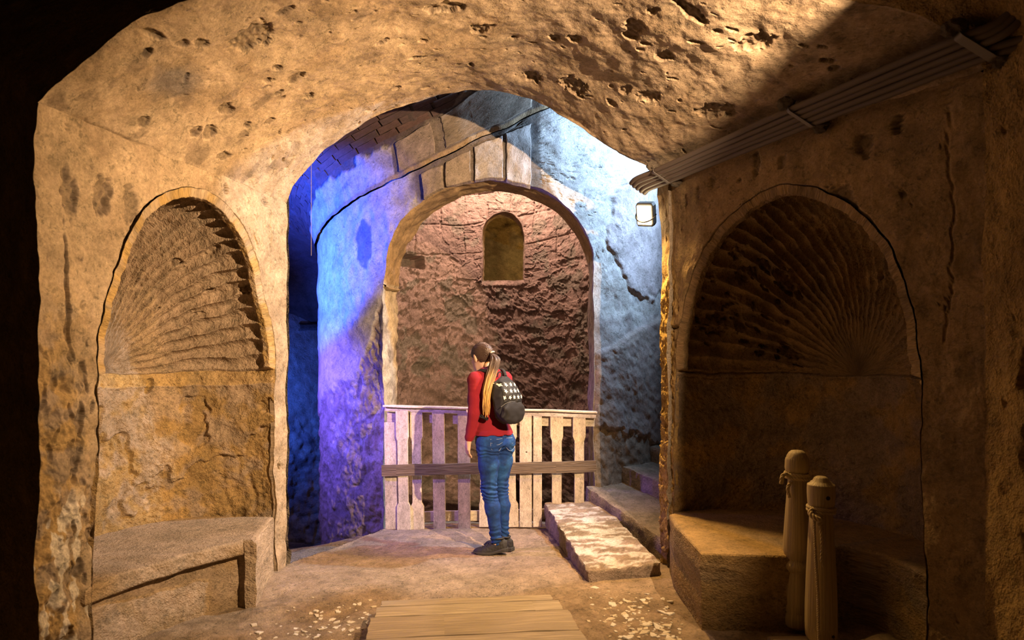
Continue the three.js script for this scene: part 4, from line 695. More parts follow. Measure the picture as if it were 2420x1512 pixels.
function pointLight(lamp, offset, r) { const l = new THREE.PointLight(rgb(...lamp.color), lamp.cd, 0, 2); l.position.set(lamp.at[0] + offset.x, lamp.at[1] + offset.y, -lamp.at[2] + offset.z); l.castShadow = true; l.shadow.radius = r; l.shadow.mapSize.set(1024, 1024); l.name = 'lamp_light'; scene.add(l); return l; }
function spotLight(lamp, angle, pen, r, offset) { const l = new THREE.SpotLight(rgb(...lamp.color), lamp.cd, 0, angle, pen, 2); l.position.set(lamp.at[0] + offset.x, lamp.at[1] + offset.y, -lamp.at[2] + offset.z); l.target.position.set(lamp.to[0], lamp.to[1], -lamp.to[2]); l.castShadow = true; l.shadow.radius = r; l.name = 'lamp_light'; l.target.name = 'lamp_target'; scene.add(l, l.target); return l; }
const dirTo = (l) => [l.to[0] - l.at[0], l.to[1] - l.at[1], l.to[2] - l.at[2]];
{
  let f = floodlight(LAMPS.warm, [-0.55, -0.42, -0.72], [0.13, 0.17], 'glowing warm floodlight fixed to the corner of the right pier', 1, 30);
  spotLight(LAMPS.warm, 1.38, 0.45, 2, f.clone().multiplyScalar(0.045));
  f = floodlight(LAMPS.key, dirTo(LAMPS.key), [0.09, 0.07], 'small warm floodlight on the right of the near chamber, outside the picture', 1, 12);
  spotLight(LAMPS.key, 0.81, 1.0, 1, f.clone().multiplyScalar(0.05));
  { // unseen plates added to keep its light off the right wall and vault
    const lampGroup = scene.children.filter((o) => o.name.startsWith('floodlight')).pop(), a = [1.792, 2.333], b = [2.168, 2.225], w = Math.hypot(b[0] - a[0], b[1] - a[1]), d = part('added_light_flap', new THREE.BoxGeometry(w, 0.85, 0.004), std({ color: rgb(0.03, 0.03, 0.03) }), lampGroup);
    d.position.set((a[0] + b[0]) / 2 - LAMPS.key.at[0], -0.12, -((a[1] + b[1]) / 2 - LAMPS.key.at[2])); d.rotation.y = Math.atan2(b[1] - a[1], b[0] - a[0]);
    const u = part('added_light_flap', new THREE.BoxGeometry(0.85, 0.45, 0.004), std({ color: rgb(0.03, 0.03, 0.03) }), lampGroup); u.position.set(1.655 - LAMPS.key.at[0], 2.937 + 0.098 + 0.225 - LAMPS.key.at[1], -(2.314 - LAMPS.key.at[2])); u.rotation.y = Math.atan2(0.614, 0.789);
    const arm = part('added_flap_arm', new THREE.CylinderGeometry(0.006, 0.006, 0.30, 8), std({ color: rgb(0.03, 0.03, 0.03) }), lampGroup); arm.position.set(0.045, -0.02, -0.14); arm.rotation.x = Math.PI / 2; arm.rotation.z = -0.3;
  }
  f = floodlight(LAMPS.blue, dirTo(LAMPS.blue), [0.16, 0.12], 'blue floodlight out of sight behind the left pier', 1, 6);
  spotLight(LAMPS.blue, 0.90, 0.15, 2, f.multiplyScalar(0.05));
  f = floodlight(LAMPS.violet, dirTo(LAMPS.violet), [0.12, 0.09], 'small violet floodlight out of sight behind the left pier', 1, 3);
  spotLight(LAMPS.violet, 0.72, 0.5, 2, f.multiplyScalar(0.05));
  f = floodlight(LAMPS.lower, dirTo(LAMPS.lower), [0.12, 0.09], 'blue floodlight low in the stairwell behind the left pier', 1, 3);
  spotLight(LAMPS.lower, 0.88, 0.6, 2, f.multiplyScalar(0.05));
  f = floodlight(LAMPS.deep, dirTo(LAMPS.deep), [0.12, 0.09], 'blue floodlight further down the stairwell, out of sight', 1, 3);
  spotLight(LAMPS.deep, 1.1, 0.6, 2, f.multiplyScalar(0.05));
  f = floodlight(LAMPS.cool, dirTo(LAMPS.cool), [0.2, 0.16], 'cool white floodlight out of sight above the stair', 1, 6);
  spotLight(LAMPS.cool, 0.85, 0.6, 3, f.multiplyScalar(0.05));
  f = floodlight(LAMPS.shaft, [0.05, -1, 0.15], [0.24, 0.2], 'floodlight hanging high in the shaft out of sight', 1, 6);
  pointLight(LAMPS.shaft, f.clone().multiplyScalar(0.06), 4);
  f = floodlight(LAMPS.rear, [-0.9, 0.2, 0.5], [0.1, 0.14], 'small warm lamp on the stair behind the shaft, out of sight', 1, 6);
  pointLight(LAMPS.rear, f.clone().multiplyScalar(0.05), 2);
}
{ const m = part('hanging_wire', new THREE.CylinderGeometry(0.0014, 0.0014, 0.98, 6), std({ color: rgb(0.35, 0.27, 0.2) })); m.position.copy(V(-1.447, 2.76, 4.88)); tag(m, 'thin wire hanging from the vault beside the left pier', 'wire'); }

// --- the visitor: body, clothes, hair as signed distance fields meshed by surface nets
function netMesh(sdf, lo, hi, cell) {
  const n = [0, 1, 2].map((k) => Math.ceil((hi[k] - lo[k]) / cell) + 1), [nx, ny, nz] = n, f = new Float32Array(nx * ny * nz), id = new Int32Array(nx * ny * nz).fill(-1), pos = [], idx = [];
  const at = (i, j, k) => (k * ny + j) * nx + i;
  for (let k = 0; k < nz; k++) for (let j = 0; j < ny; j++) for (let i = 0; i < nx; i++) f[at(i, j, k)] = sdf(lo[0] + i * cell, lo[1] + j * cell, lo[2] + k * cell);
  for (let k = 0; k < nz - 1; k++) for (let j = 0; j < ny - 1; j++) for (let i = 0; i < nx - 1; i++) {
    let c = 0, x = 0, y = 0, z = 0; const v = []; for (let q = 0; q < 8; q++) v.push(f[at(i + (q & 1), j + (q >> 1 & 1), k + (q >> 2))]);
    let neg = 0; for (const w of v) if (w < 0) neg++; if (neg === 0 || neg === 8) continue;
    for (let a = 0; a < 8; a++) for (const b of [a | 1, a | 2, a | 4]) if (b !== a && (v[a] < 0) !== (v[b] < 0)) { const t = v[a] / (v[a] - v[b]); x += lerp(a & 1, b & 1, t); y += lerp(a >> 1 & 1, b >> 1 & 1, t); z += lerp(a >> 2, b >> 2, t); c++; }
    id[at(i, j, k)] = pos.length / 3; pos.push(lo[0] + (i + x / c) * cell, lo[1] + (j + y / c) * cell, lo[2] + (k + z / c) * cell);
  }
  const quad = (a, b, c, d, s) => { if (a < 0 || b < 0 || c < 0 || d < 0) return; s ? idx.push(a, b, c, a, c, d) : idx.push(a, c, b, a, d, c); };
  for (let k = 1; k < nz - 1; k++) for (let j = 1; j < ny - 1; j++) for (let i = 1; i < nx - 1; i++) {
    const s = f[at(i, j, k)] < 0;
    if (s !== f[at(i + 1, j, k)] < 0) quad(id[at(i, j - 1, k - 1)], id[at(i, j, k - 1)], id[at(i, j, k)], id[at(i, j - 1, k)], s);
    if (s !== f[at(i, j + 1, k)] < 0) quad(id[at(i - 1, j, k - 1)], id[at(i - 1, j, k)], id[at(i, j, k)], id[at(i, j, k - 1)], s);
    if (s !== f[at(i, j, k + 1)] < 0) quad(id[at(i - 1, j - 1, k)], id[at(i, j - 1, k)], id[at(i, j, k)], id[at(i - 1, j, k)], s);
  }
  const g = new THREE.BufferGeometry(); g.setAttribute('position', new THREE.Float32BufferAttribute(pos, 3)); g.setIndex(idx);
  const uv = new Float32Array(pos.length / 3 * 2); for (let i = 0; i < pos.length / 3; i++) { uv[i * 2] = Math.atan2(pos[i * 3], pos[i * 3 + 2] + 0.001) * 0.14; uv[i * 2 + 1] = pos[i * 3 + 1]; }
  g.setAttribute('uv', new THREE.BufferAttribute(uv, 2)); g.computeVertexNormals(); return g;
}
const smin = (a, b, k) => { const h = clamp(0.5 + 0.5 * (b - a) / k); return lerp(b, a, h) - k * h * (1 - h); };
const bone = (a, b, ra, rb) => { const d = [b[0] - a[0], b[1] - a[1], b[2] - a[2]], l2 = d[0] ** 2 + d[1] ** 2 + d[2] ** 2; return (x, y, z) => { const t = clamp(((x - a[0]) * d[0] + (y - a[1]) * d[1] + (z - a[2]) * d[2]) / l2); return Math.hypot(x - a[0] - d[0] * t, y - a[1] - d[1] * t, z - a[2] - d[2] * t) - lerp(ra, rb, t); }; };
const ball = (c, r) => (x, y, z) => { const k = Math.hypot((x - c[0]) / r[0], (y - c[1]) / r[1], (z - c[2]) / r[2]); return (k - 1) * Math.min(...r) * (k < 1 ? 1 : 1); };
const blend = (k, ...fs) => (x, y, z) => { let d = fs[0](x, y, z); for (let i = 1; i < fs.length; i++) d = smin(d, fs[i](x, y, z), k); return d; };
const both = (a, b) => (x, y, z) => Math.max(a(x, y, z), b(x, y, z));
{
  // own axes: x to her right, y up, z to her back
  const me = group('person', [-0.165, 0, 5.42]); me.rotation.y = 0.72;
  const J = { ls: [-0.155, 1.365, -0.015], le: [-0.185, 1.105, 0.01], lw: [-0.19, 0.905, -0.045], rs: [0.155, 1.365, -0.015], re: [0.215, 1.10, -0.06], rw: [0.12, 1.07, -0.26],
    lh: [-0.075, 0.87, 0.045], lk: [-0.07, 0.49, 0.055], la: [-0.055, 0.085, 0.125], rh: [0.085, 0.87, 0.045], rk: [0.075, 0.49, 0.02], ra: [0.075, 0.085, 0.06], neck: [0, 1.40, -0.035], head: [-0.025, 1.535, -0.095] };
  const W = table([[0.80, 0.150], [0.88, 0.158], [0.95, 0.142], [1.05, 0.122], [1.15, 0.128], [1.27, 0.150], [1.36, 0.140], [1.42, 0.085], [1.46, 0.05]]), D = table([[0.80, 0.118], [0.88, 0.122], [0.97, 0.102], [1.06, 0.090], [1.17, 0.098], [1.28, 0.104], [1.37, 0.085], [1.42, 0.06], [1.46, 0.045]]), C = table([[0.8, 0.045], [0.95, 0.03], [1.1, 0.0], [1.25, -0.005], [1.36, -0.005], [1.46, -0.04]]);
  const torso = (grow) => (x, y, z) => { const w = W(y) + grow, d = D(y) + grow, k = Math.hypot(x / w, (z - C(y)) / d); return (k - 1) * Math.min(w, d); };
  const cut = (y0, y1) => (x, y, z) => Math.max(y0 - y, y - y1);
  // head, tipped forward
  const tip = 0.42, hc = J.head, hs = (f) => (x, y, z) => { const dy = y - hc[1], dz = z - hc[2]; return f(x - hc[0], dy * Math.cos(tip) - dz * Math.sin(tip), dy * Math.sin(tip) + dz * Math.cos(tip)); };
  const ear = (s) => blend(0.004, ball([s * 0.074, -0.012, 0.008], [0.010, 0.030, 0.018]), ball([s * 0.080, 0.004, 0.014], [0.007, 0.022, 0.014]));
  const headShape = hs((x, y, z) => { let d = blend(0.03, ball([0, 0.022, 0.012], [0.074, 0.088, 0.092]), ball([0, -0.045, -0.040], [0.056, 0.068, 0.056]), ball([0, -0.088, -0.062], [0.028, 0.024, 0.026]))(x, y, z);
    d = smin(d, bone([0, 0.004, -0.090], [0, -0.034, -0.110], 0.008, 0.013)(x, y, z), 0.012); d = smin(d, ball([0, -0.062, -0.094], [0.022, 0.006, 0.010])(x, y, z), 0.006); d = smin(d, ball([0, -0.073, -0.092], [0.019, 0.006, 0.010])(x, y, z), 0.006);
    for (const s of [-1, 1]) { d = -smin(-d, ball([s * 0.031, 0.002, -0.095], [0.017, 0.011, 0.014])(x, y, z), 0.010); d = smin(d, ball([s * 0.031, 0.001, -0.080], [0.012, 0.012, 0.012])(x, y, z), 0.004); d = smin(d, ear(s)(x, y, z), 0.005); } return d; });
  // one arm with its hand
  const limb = (a, b, c, r) => blend(0.02, bone(a, b, r[0], r[1]), bone(b, c, r[1] * 0.98, r[2]));
  const hand = (w, dir, side, curl) => { // palm and five fingers; dir: down the hand, side: across towards the thumb
    const u = new THREE.Vector3(...dir).normalize(), s = new THREE.Vector3(...side); s.addScaledVector(u, -s.dot(u)).normalize(); const pn = new THREE.Vector3().crossVectors(u, s), P = (a, b, c) => { const v = new THREE.Vector3(...w).addScaledVector(u, a).addScaledVector(s, b).addScaledVector(pn, c); return [v.x, v.y, v.z]; }, fs = [];
    fs.push(blend(0.012, bone(P(0.0, 0, 0), P(0.06, 0.016, 0), 0.022, 0.017), bone(P(0.01, -0.004, 0), P(0.07, -0.018, 0), 0.02, 0.015)));
    [[0.029, 0.072, 0.9], [0.009, 0.080, 1], [-0.010, 0.075, 0.95], [-0.028, 0.060, 0.85]].forEach(([o, l, k]) => { const a0 = 0.074, c1 = curl * 0.6, c2 = curl * 1.4, c3 = curl * 2.1; const p0 = P(a0, o, 0), p1 = P(a0 + l * 0.42 * Math.cos(c1), o, l * 0.42 * Math.sin(c1)), p2 = P(a0 + l * (0.42 * Math.cos(c1) + 0.32 * Math.cos(c2)), o * 0.97, l * (0.42 * Math.sin(c1) + 0.32 * Math.sin(c2))), p3 = P(a0 + l * (0.42 * Math.cos(c1) + 0.32 * Math.cos(c2) + 0.26 * Math.cos(c3)), o * 0.94, l * (0.42 * Math.sin(c1) + 0.32 * Math.sin(c2) + 0.26 * Math.sin(c3))); fs.push(blend(0.002, bone(p0, p1, 0.0088 * k, 0.0082 * k), bone(p1, p2, 0.0082 * k, 0.0075 * k), bone(p2, p3, 0.0075 * k, 0.0065 * k))); });
    fs.push(blend(0.003, bone(P(0.018, 0.014, 0.006), P(0.05, 0.040, 0.016), 0.013, 0.0098), bone(P(0.05, 0.040, 0.016), P(0.078, 0.046, 0.024), 0.0095, 0.0075)));
    return blend(0.004, ...fs); };
  const lHand = hand([J.lw[0] - 0.002, J.lw[1] - 0.018, J.lw[2] - 0.004], [-0.02, -1, -0.16], [0.25, 0, -1], 0.42), rHand = hand([J.rw[0] - 0.012, J.rw[1] - 0.004, J.rw[2] - 0.02], [-0.35, -0.25, -1], [-1, 0.4, 0], 0.6);
  const skin = std({ color: rgb(0.60, 0.38, 0.27), roughness: 0.6 });
  const core = (x, y, z) => { let d = both(torso(-0.03), cut(0.90, 1.42))(x, y, z); for (const [a, b, c, r] of [[J.ls, J.le, J.lw, [0.040, 0.033, 0.022]], [J.rs, J.re, J.rw, [0.040, 0.033, 0.022]], [J.lh, J.lk, J.la, [0.062, 0.042, 0.030]], [J.rh, J.rk, J.ra, [0.062, 0.042, 0.030]]]) d = smin(d, limb(a, b, c, r)(x, y, z), 0.02); return d; };
  const neck = bone([0, 1.36, -0.02], [-0.02, 1.50, -0.07], 0.050, 0.046);
  const skinG = mergeGeometries([netMesh(core, [-0.30, 0.03, -0.36], [0.30, 1.45, 0.22], 0.012), netMesh(blend(0.02, headShape, neck), [-0.12, 1.34, -0.25], [0.12, 1.67, 0.06], 0.004),
    netMesh(blend(0.008, lHand, bone(J.lw, [J.lw[0], J.lw[1] + 0.05, J.lw[2] + 0.012], 0.024, 0.025)), [-0.27, 0.69, -0.15], [-0.11, 0.96, 0.03], 0.003), netMesh(blend(0.008, rHand, bone(J.rw, [0.14, 1.072, -0.21], 0.023, 0.025)), [-0.03, 0.93, -0.42], [0.20, 1.16, -0.18], 0.003)]);
  part('body', skinG, skin, me);
  // sweater
  const folds = (x, y, z, k) => k * (n3(x * 6, y * 16 + x * 5, z * 6) * 0.6 + n3b(x * 9, y * 26, z * 9) * 0.4);
  const sweater = (x, y, z) => {
    const loose = 0.012 + 0.010 * sstep(1.05, 0.93, y);
    let d = Math.max(torso(loose)(x, y, z), 0.925 + 0.012 * n3(x * 9, 0, z * 9) - y, y - 1.455 - 0.35 * (z + 0.035)); d = smin(d, blend(0.03, bone([-0.08, 1.385, -0.02], J.ls, 0.055, 0.056), bone([0.08, 1.385, -0.02], J.rs, 0.055, 0.056))(x, y, z), 0.04); d = Math.max(d, 0.925 - y + 0.0);
    for (const [a, b, c] of [[J.ls, J.le, J.lw], [J.rs, J.re, J.rw]]) { const cuff = (w) => w; let e = smin(bone(a, b, 0.056, 0.046)(x, y, z), bone(b, c, 0.045, 0.036)(x, y, z), 0.02); e -= 0; d = smin(d, cuff(e), 0.022); }
    d = Math.max(d, -(Math.hypot(x, (z + 0.045) * 0.9) - 0.056 + Math.max(0, 1.38 - y)));
    return d + folds(x, y, z, 0.0045); };
  const knit = std({ color: rgb(0.29, 0.006, 0.022), roughness: 0.9, bumpMap: withRepeat(knitMap, 26, 26), bumpScale: 0.0025 });
  part('sweater', netMesh(sweater, [-0.32, 0.86, -0.36], [0.32, 1.47, 0.22], 0.0075), knit, me);
  // jeans
  const leg = (h, k, a, s) => blend(0.03, bone(h, [lerp(h[0], k[0], 0.45), lerp(h[1], k[1], 0.45), lerp(h[2], k[2], 0.45) + 0.005], 0.092, 0.077), bone([lerp(h[0], k[0], 0.45), lerp(h[1], k[1], 0.45), lerp(h[2], k[2], 0.45) + 0.005], k, 0.077, 0.058), bone(k, [lerp(k[0], a[0], 0.35), lerp(k[1], a[1], 0.35), lerp(k[2], a[2], 0.35) + 0.018], 0.058, 0.056), bone([lerp(k[0], a[0], 0.35), lerp(k[1], a[1], 0.35), lerp(k[2], a[2], 0.35) + 0.018], [a[0], a[1] + 0.03, a[2]], 0.056, 0.042));
  const jeans = (x, y, z) => {
    let d = Math.max(torso(0.0)(x, y, z), y - 0.975, 0.845 - y - 0.05 * sstep(0.03, 0.11, Math.abs(x - 0.005))); d = smin(d, ball([-0.062, 0.865, 0.085], [0.075, 0.085, 0.070])(x, y, z), 0.035); d = smin(d, ball([0.072, 0.865, 0.085], [0.075, 0.085, 0.070])(x, y, z), 0.035);
    const l = smin(leg(J.lh, J.lk, J.la)(x, y, z), leg(J.rh, J.rk, J.ra)(x, y, z), 0.012 + 0.02 * sstep(0.7, 0.84, y)); d = smin(d, l, 0.03); d = Math.max(d, 0.078 - y, y - 0.975);
    const bunch = sstep(0.62, 0.50, y) * sstep(0.38, 0.47, y) + sstep(0.28, 0.12, y) + 0.7 * sstep(0.70, 0.80, y) * sstep(0.88, 0.82, y);
    return d + 0.0035 * n3(x * 8, y * 14, z * 8) + bunch * 0.0065 * Math.sin(y * 190 + 5 * n3(x * 7, y * 6, z * 7) + x * 22); };
  const jg = netMesh(jeans, [-0.22, 0.06, -0.14], [0.24, 1.0, 0.24], 0.0075);
  { const p = jg.attributes.position, c = new Float32Array(p.count * 3); for (let i = 0; i < p.count; i++) { const x = p.getX(i), y = p.getY(i), z = p.getZ(i), worn = sstep(-0.1, 0.5, n3(x * 9, y * 3, z * 9)) * (0.35 + 0.65 * sstep(0.35, 0.75, y) * sstep(0.95, 0.8, y)); const k = mix3([0.008, 0.095, 0.48], [0.03, 0.20, 0.68], worn); c.set(k, i * 3); } jg.setAttribute('color', new THREE.BufferAttribute(c, 3)); }
  const jm = part('jeans', jg, std({ vertexColors: true, map: withRepeat(denimMap, 6, 6), bumpMap: withRepeat(denimBump, 8, 8), bumpScale: 0.001, roughness: 0.85 }), me);
  const stitch = std({ color: rgb(0.30, 0.38, 0.55), roughness: 0.9 }), onJeans = (x, y) => { let z = 0.24; for (let i = 0; i < 200 && jeans(x, y, z) > 0; i++) z -= 0.0012; return [x, y, z + 0.0006]; };
  const seam = (pts) => { const c = new THREE.CatmullRomCurve3(pts.map((p) => new THREE.Vector3(...onJeans(...p))), false, 'centripetal'); return new THREE.TubeGeometry(c, 40, 0.0013, 5); };
  for (const s of [-0.068, 0.078]) part('pocket_stitching', mergeGeometries([seam([[s - 0.05, 0.905], [s - 0.048, 0.83], [s, 0.80], [s + 0.048, 0.83], [s + 0.05, 0.905]]), seam([[s - 0.05, 0.905], [s, 0.903], [s + 0.05, 0.905]]), seam([[s - 0.048, 0.875], [s, 0.86], [s + 0.048, 0.875]])]), stitch, jm);
  // shoes
  const shoe = (a, dir, lift) => { const ux = Math.sin(dir), uz = -Math.cos(dir), P = (f, s, y) => [a[0] + ux * f - uz * s * 1, y, a[2] + uz * f + ux * s], L = (x, y, z) => { const dx = x - a[0], dz = z - a[2], f = dx * ux + dz * uz; return [f, y - lift * sstep(0.06, -0.06, f), -dx * uz + dz * ux]; };
    const wF = table([[-0.085, 0.022], [-0.06, 0.034], [0, 0.034], [0.09, 0.043], [0.14, 0.036], [0.172, 0.018]]);
    const upper = (x, y, z) => { const [f, yy, s] = L(x, y, z), w = wF(f), top = table([[-0.085, 0.09], [-0.05, 0.105], [0.0, 0.105], [0.04, 0.088], [0.10, 0.062], [0.15, 0.050], [0.172, 0.036]])(f), k = Math.hypot(s / w, (yy - 0.018) / (top - 0.018)); return Math.max((k - 1) * 0.032, 0.018 - yy, -0.088 - f, f - 0.175) + 0.0012 * n3(x * 40, y * 40, z * 40); };
    const sole = (x, y, z) => { const [f, yy, s] = L(x, y, z), w = wF(f) + 0.006, q = Math.abs(s) - w, e = Math.max(q, -0.093 - f, f - 0.182, yy - 0.024 - 0.01 * sstep(0.0, -0.08, f), 0.002 + 0.012 * sstep(0.13, 0.18, f) - yy); return e; };
    const b = [[a[0] - 0.21, -0.005, a[2] - 0.21], [a[0] + 0.21, 0.16 + lift, a[2] + 0.21]];
    const laces = []; for (let i = 0; i < 5; i++) { const f = 0.035 + i * 0.018, y = table([[0.0, 0.110], [0.04, 0.093], [0.10, 0.066], [0.15, 0.052]])(f) + lift * sstep(0.06, -0.06, f) + 0.001, c = new THREE.CatmullRomCurve3([-0.022, -0.01, 0.01, 0.022].map((s) => new THREE.Vector3(...P(f + s * 0.3 * (i % 2 ? 1 : -1), s, y - 60 * s * s * 0.35)))); laces.push(new THREE.TubeGeometry(c, 10, 0.0024, 5)); }
    const collar = new THREE.TorusGeometry(0.036, 0.009, 8, 24); collar.rotateX(Math.PI / 2); collar.scale(1, 0.8, 1.2); collar.rotateY(-dir); collar.translate(a[0] - ux * 0.012, 0.108 + lift, a[2] - uz * 0.012);
    return { upper: netMesh(upper, ...b, 0.0045), sole: netMesh(sole, ...b, 0.0045), laces: mergeGeometries(laces), collar }; };
  const sBlack = std({ color: rgb(0.018, 0.017, 0.019), roughness: 0.7 }), sSole = std({ color: rgb(0.035, 0.033, 0.034), roughness: 0.8 }), sGrey = std({ color: rgb(0.06, 0.058, 0.065), roughness: 0.8 });
  for (const [a, d, l] of [[J.la, -0.80, 0.022], [J.ra, -0.25, 0.0]]) { const s = shoe(a, d, l), u = part('shoe', s.upper, sBlack, me); part('sole', s.sole, sSole, u); part('laces', s.laces, sGrey, u); part('collar', s.collar, sBlack, u); }
  // hair: cap drawn back to the tie, ponytail of many locks
  const hairDark = [0.045, 0.026, 0.020], hairGold = [0.42, 0.25, 0.075];
  const capShape = hs((x, y, z) => { let d = ball([0, 0.026, 0.018], [0.083, 0.096, 0.098])(x, y, z); d = smin(d, ball([0.0, 0.018, 0.10], [0.036, 0.036, 0.03])(x, y, z), 0.03); const line = -0.055 + 0.16 * (y - 0.02) * (y > 0.02 ? -0.2 : 0), front = line + (y < 0.03 ? 0.055 * sstep(0.05, -0.02, y) : 0); return Math.max(d + 0.0018 * Math.sin(Math.atan2(x, y - 0.02) * 46 + 6 * n3(x * 20, y * 20, z * 12)), front - z + (y < -0.01 ? 0.03 : 0), -0.058 - y + 0.2 * Math.max(0, 0.05 - z)); });
  const capG = netMesh(capShape, [-0.12, 1.40, -0.24], [0.12, 1.68, 0.10], 0.004), hm = std({ vertexColors: true, roughness: 0.5 });
  { const c = new Float32Array(capG.attributes.position.count * 3); for (let i = 0; i < c.length; i += 3) { const k = 0.8 + 0.5 * (0.5 + 0.5 * n3(i, 3, 4)); c.set(hairDark.map((v) => v * k), i); } capG.setAttribute('color', new THREE.BufferAttribute(c, 3)); }
  const hair = part('hair', capG, hm, me);
  const r = rng(5), locks = [], tie = [-0.022, 1.572, 0.026];
  for (let i = 0; i < 90; i++) {
    const a = r() * 6.283, q = Math.sqrt(r()), len = 0.40 + 0.10 * r(), pts = [], sw = 0.034 * q;
    for (let k = 0; k <= 8; k++) { const t = k / 8, bulge = sstep(0, 0.18, t) * lerp(1, 0.62, t) + 0.28, y = tie[1] + 0.012 * Math.sin(Math.min(1, t * 7) * Math.PI) - len * t, back = tie[2] + 0.055 * sstep(0, 0.14, t) + 0.020 * sstep(0.2, 0.6, t) - 0.005 * t; pts.push(new THREE.Vector3(tie[0] - 0.105 * sstep(0.05, 0.75, t) + Math.cos(a) * sw * bulge * 1.1 + 0.006 * n3(i, t * 3, 1), y, back + Math.sin(a) * sw * bulge * 0.75 + 0.004 * n3(i, t * 3, 9))); }
    const tg = new THREE.TubeGeometry(new THREE.CatmullRomCurve3(pts), 22, 1, 5), p = tg.attributes.position, cc = new Float32Array(p.count * 3), cv = new THREE.CatmullRomCurve3(pts), shade = 0.75 + 0.6 * r(), r0 = 0.0045 + 0.003 * r();
    for (let j = 0; j < p.count; j++) { const t = Math.floor(j / 6) / 22, o = cv.getPointAt(t), v = new THREE.Vector3().fromBufferAttribute(p, j).sub(o).multiplyScalar(r0 * (1 - 0.75 * t ** 3) * (0.6 + 0.4 * sstep(0, 0.1, t))).add(o); p.setXYZ(j, v.x, v.y, v.z); cc.set(mix3(hairDark, hairGold, sstep(0.30, 0.72, t + 0.18 * (r() * 0.1 + shade - 1))).map((x) => x * shade), j * 3); }
    tg.setAttribute('color', new THREE.BufferAttribute(cc, 3)); tg.computeVertexNormals(); locks.push(tg);
  }
  const pony = part('ponytail', mergeGeometries(locks), hm, me); pony.userData.label = 'long ponytail, dark at the tie and golden towards its ends';
  const tg = new THREE.TorusGeometry(0.0155, 0.0055, 8, 20); tg.rotateX(1.15); tg.translate(-0.022, 1.579, 0.036); part('hair_tie', tg, std({ color: rgb(0.75, 0.68, 0.62), roughness: 0.6 }), me).userData.label = 'pale hair tie';
  const ek = std({ color: rgb(0.5, 0.48, 0.45), roughness: 0.3 }); void ek;
  tag(me, 'person in red sweater and blue jeans, seen from behind at the railing', 'person');

  // backpack, worn on the back
  const bp = group('backpack', [-0.165, 0, 5.42]); bp.rotation.y = 0.72;
  const cloth = std({ color: rgb(0.018, 0.018, 0.024), roughness: 0.75, bumpMap: withRepeat(denimBump, 30), bumpScale: 0.001 });
  const soft = (x, y, z) => n3(x * 14, y * 14, z * 14) * 0.004 + n3(x * 5, y * 5, z * 5) * 0.006;
  const sup = (c, r, e) => (x, y, z) => { const k = (Math.abs((x - c[0]) / r[0]) ** e + Math.abs((y - c[1]) / r[1]) ** e + Math.abs((z - c[2]) / r[2]) ** e) ** (1 / e); return (k - 1) * Math.min(...r); };
  const sack = (x, y, z) => { const t = sstep(1.2, 1.42, y), xx = x / (1 - 0.28 * t); return sup([0.012, 1.21, 0.180], [0.122, 0.185, 0.080], 2.8)(xx, y, z + 0.04 * sstep(1.2, 1.40, y)) + soft(x, y, z); };
  const sm = part('main_compartment', netMesh(sack, [-0.17, 1.0, 0.05], [0.17, 1.43, 0.30], 0.007), cloth, bp);
  const pocket = (x, y, z) => sup([0.012, 1.11, 0.250], [0.104, 0.082, 0.042], 2.8)(x, y, z) + soft(x, y, z + 3) * 0.8; part('front_pocket', netMesh(pocket, [-0.15, 1.0, 0.17], [0.15, 1.22, 0.32], 0.006), cloth, bp);
  // printed flap: black with small white leaf sprigs
  const cv = document.createElement('canvas'); cv.width = 512; cv.height = 384; const cx = cv.getContext('2d'); cx.fillStyle = '#0b0b10'; cx.fillRect(0, 0, 512, 384);
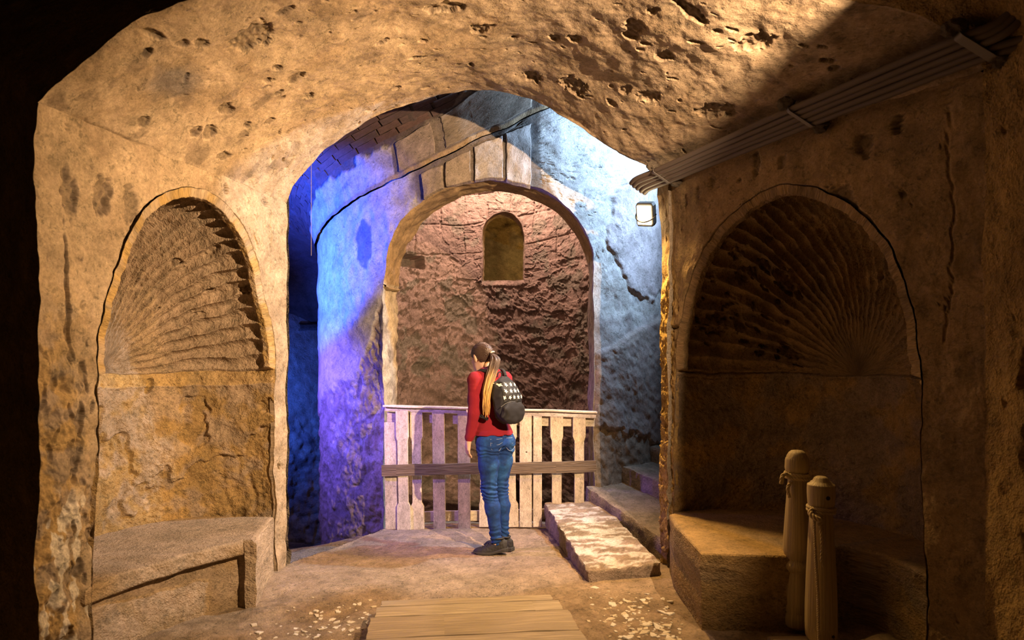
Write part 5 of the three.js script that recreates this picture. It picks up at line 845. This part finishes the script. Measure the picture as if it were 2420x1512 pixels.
  { cx.fillStyle = '#e9e6dc'; const q = rng(12); for (let j = 0; j < 3; j++) for (let i = 0; i < 5; i++) { cx.save(); cx.translate(40 + i * 116 + (j % 2) * 55 - 20, 66 + j * 124); cx.scale(1.75, 1.75); cx.rotate((q() - 0.5) * 1.2); for (const [a, l] of [[0, 34], [0.9, 26], [-0.9, 26], [2.2, 20], [-2.2, 20]]) { cx.save(); cx.rotate(a); cx.beginPath(); cx.moveTo(0, 2); cx.quadraticCurveTo(11, -l * 0.5, 0, -l); cx.quadraticCurveTo(-11, -l * 0.5, 0, 2); cx.fill(); cx.restore(); } cx.restore(); } }
  const print = new THREE.CanvasTexture(cv); print.colorSpace = THREE.SRGBColorSpace;
  { const n = 30, g = new THREE.PlaneGeometry(0.19, 0.15, n, n), p = g.attributes.position; for (let i = 0; i < p.count; i++) { const x = p.getX(i) + 0.012, y = 1.275 + p.getY(i); let z = 0.32; for (let k = 0; k < 200 && sack(x, y, z) > 0; k++) z -= 0.0015; p.setXYZ(i, x, y, z + 0.005); } g.computeVertexNormals(); part('printed_panel', g, std({ map: print, roughness: 0.7 }), bp).userData.label = 'black panel printed with small white leaves'; }
  const tube = (pts, r, flat = 0.35) => { const g = new THREE.TubeGeometry(new THREE.CatmullRomCurve3(pts.map((p) => new THREE.Vector3(...p))), 40, r, 10); void flat; return g; };
  for (const s of [-1, 1]) part('shoulder_strap', tube([[s * 0.06, 1.385, 0.105], [s * 0.085, 1.425, 0.055], [s * 0.100, 1.435, 0.0], [s * 0.110, 1.395, -0.075], [s * 0.118, 1.28, -0.125], [s * 0.145, 1.17, -0.10], [s * 0.160, 1.10, 0.0], [s * 0.13, 1.06, 0.11]], 0.014), cloth, bp);
  part('carry_loop', tube([[-0.02, 1.385, 0.10], [-0.018, 1.415, 0.105], [0, 1.425, 0.108], [0.018, 1.415, 0.105], [0.02, 1.385, 0.10]], 0.005), cloth, bp);
  part('zip', tube([[-0.11, 1.16, 0.247], [-0.06, 1.19, 0.262], [0, 1.197, 0.266], [0.06, 1.19, 0.262], [0.11, 1.16, 0.247]], 0.003), std({ color: rgb(0.05, 0.05, 0.055), roughness: 0.4 }), sm);
  tag(bp, 'black backpack with white leaf print on the back of the person', 'backpack');
}

scene.traverse((o) => { if (o.isMesh) { o.castShadow = true; o.receiveShadow = true; } });
renderer.render(scene, camera);
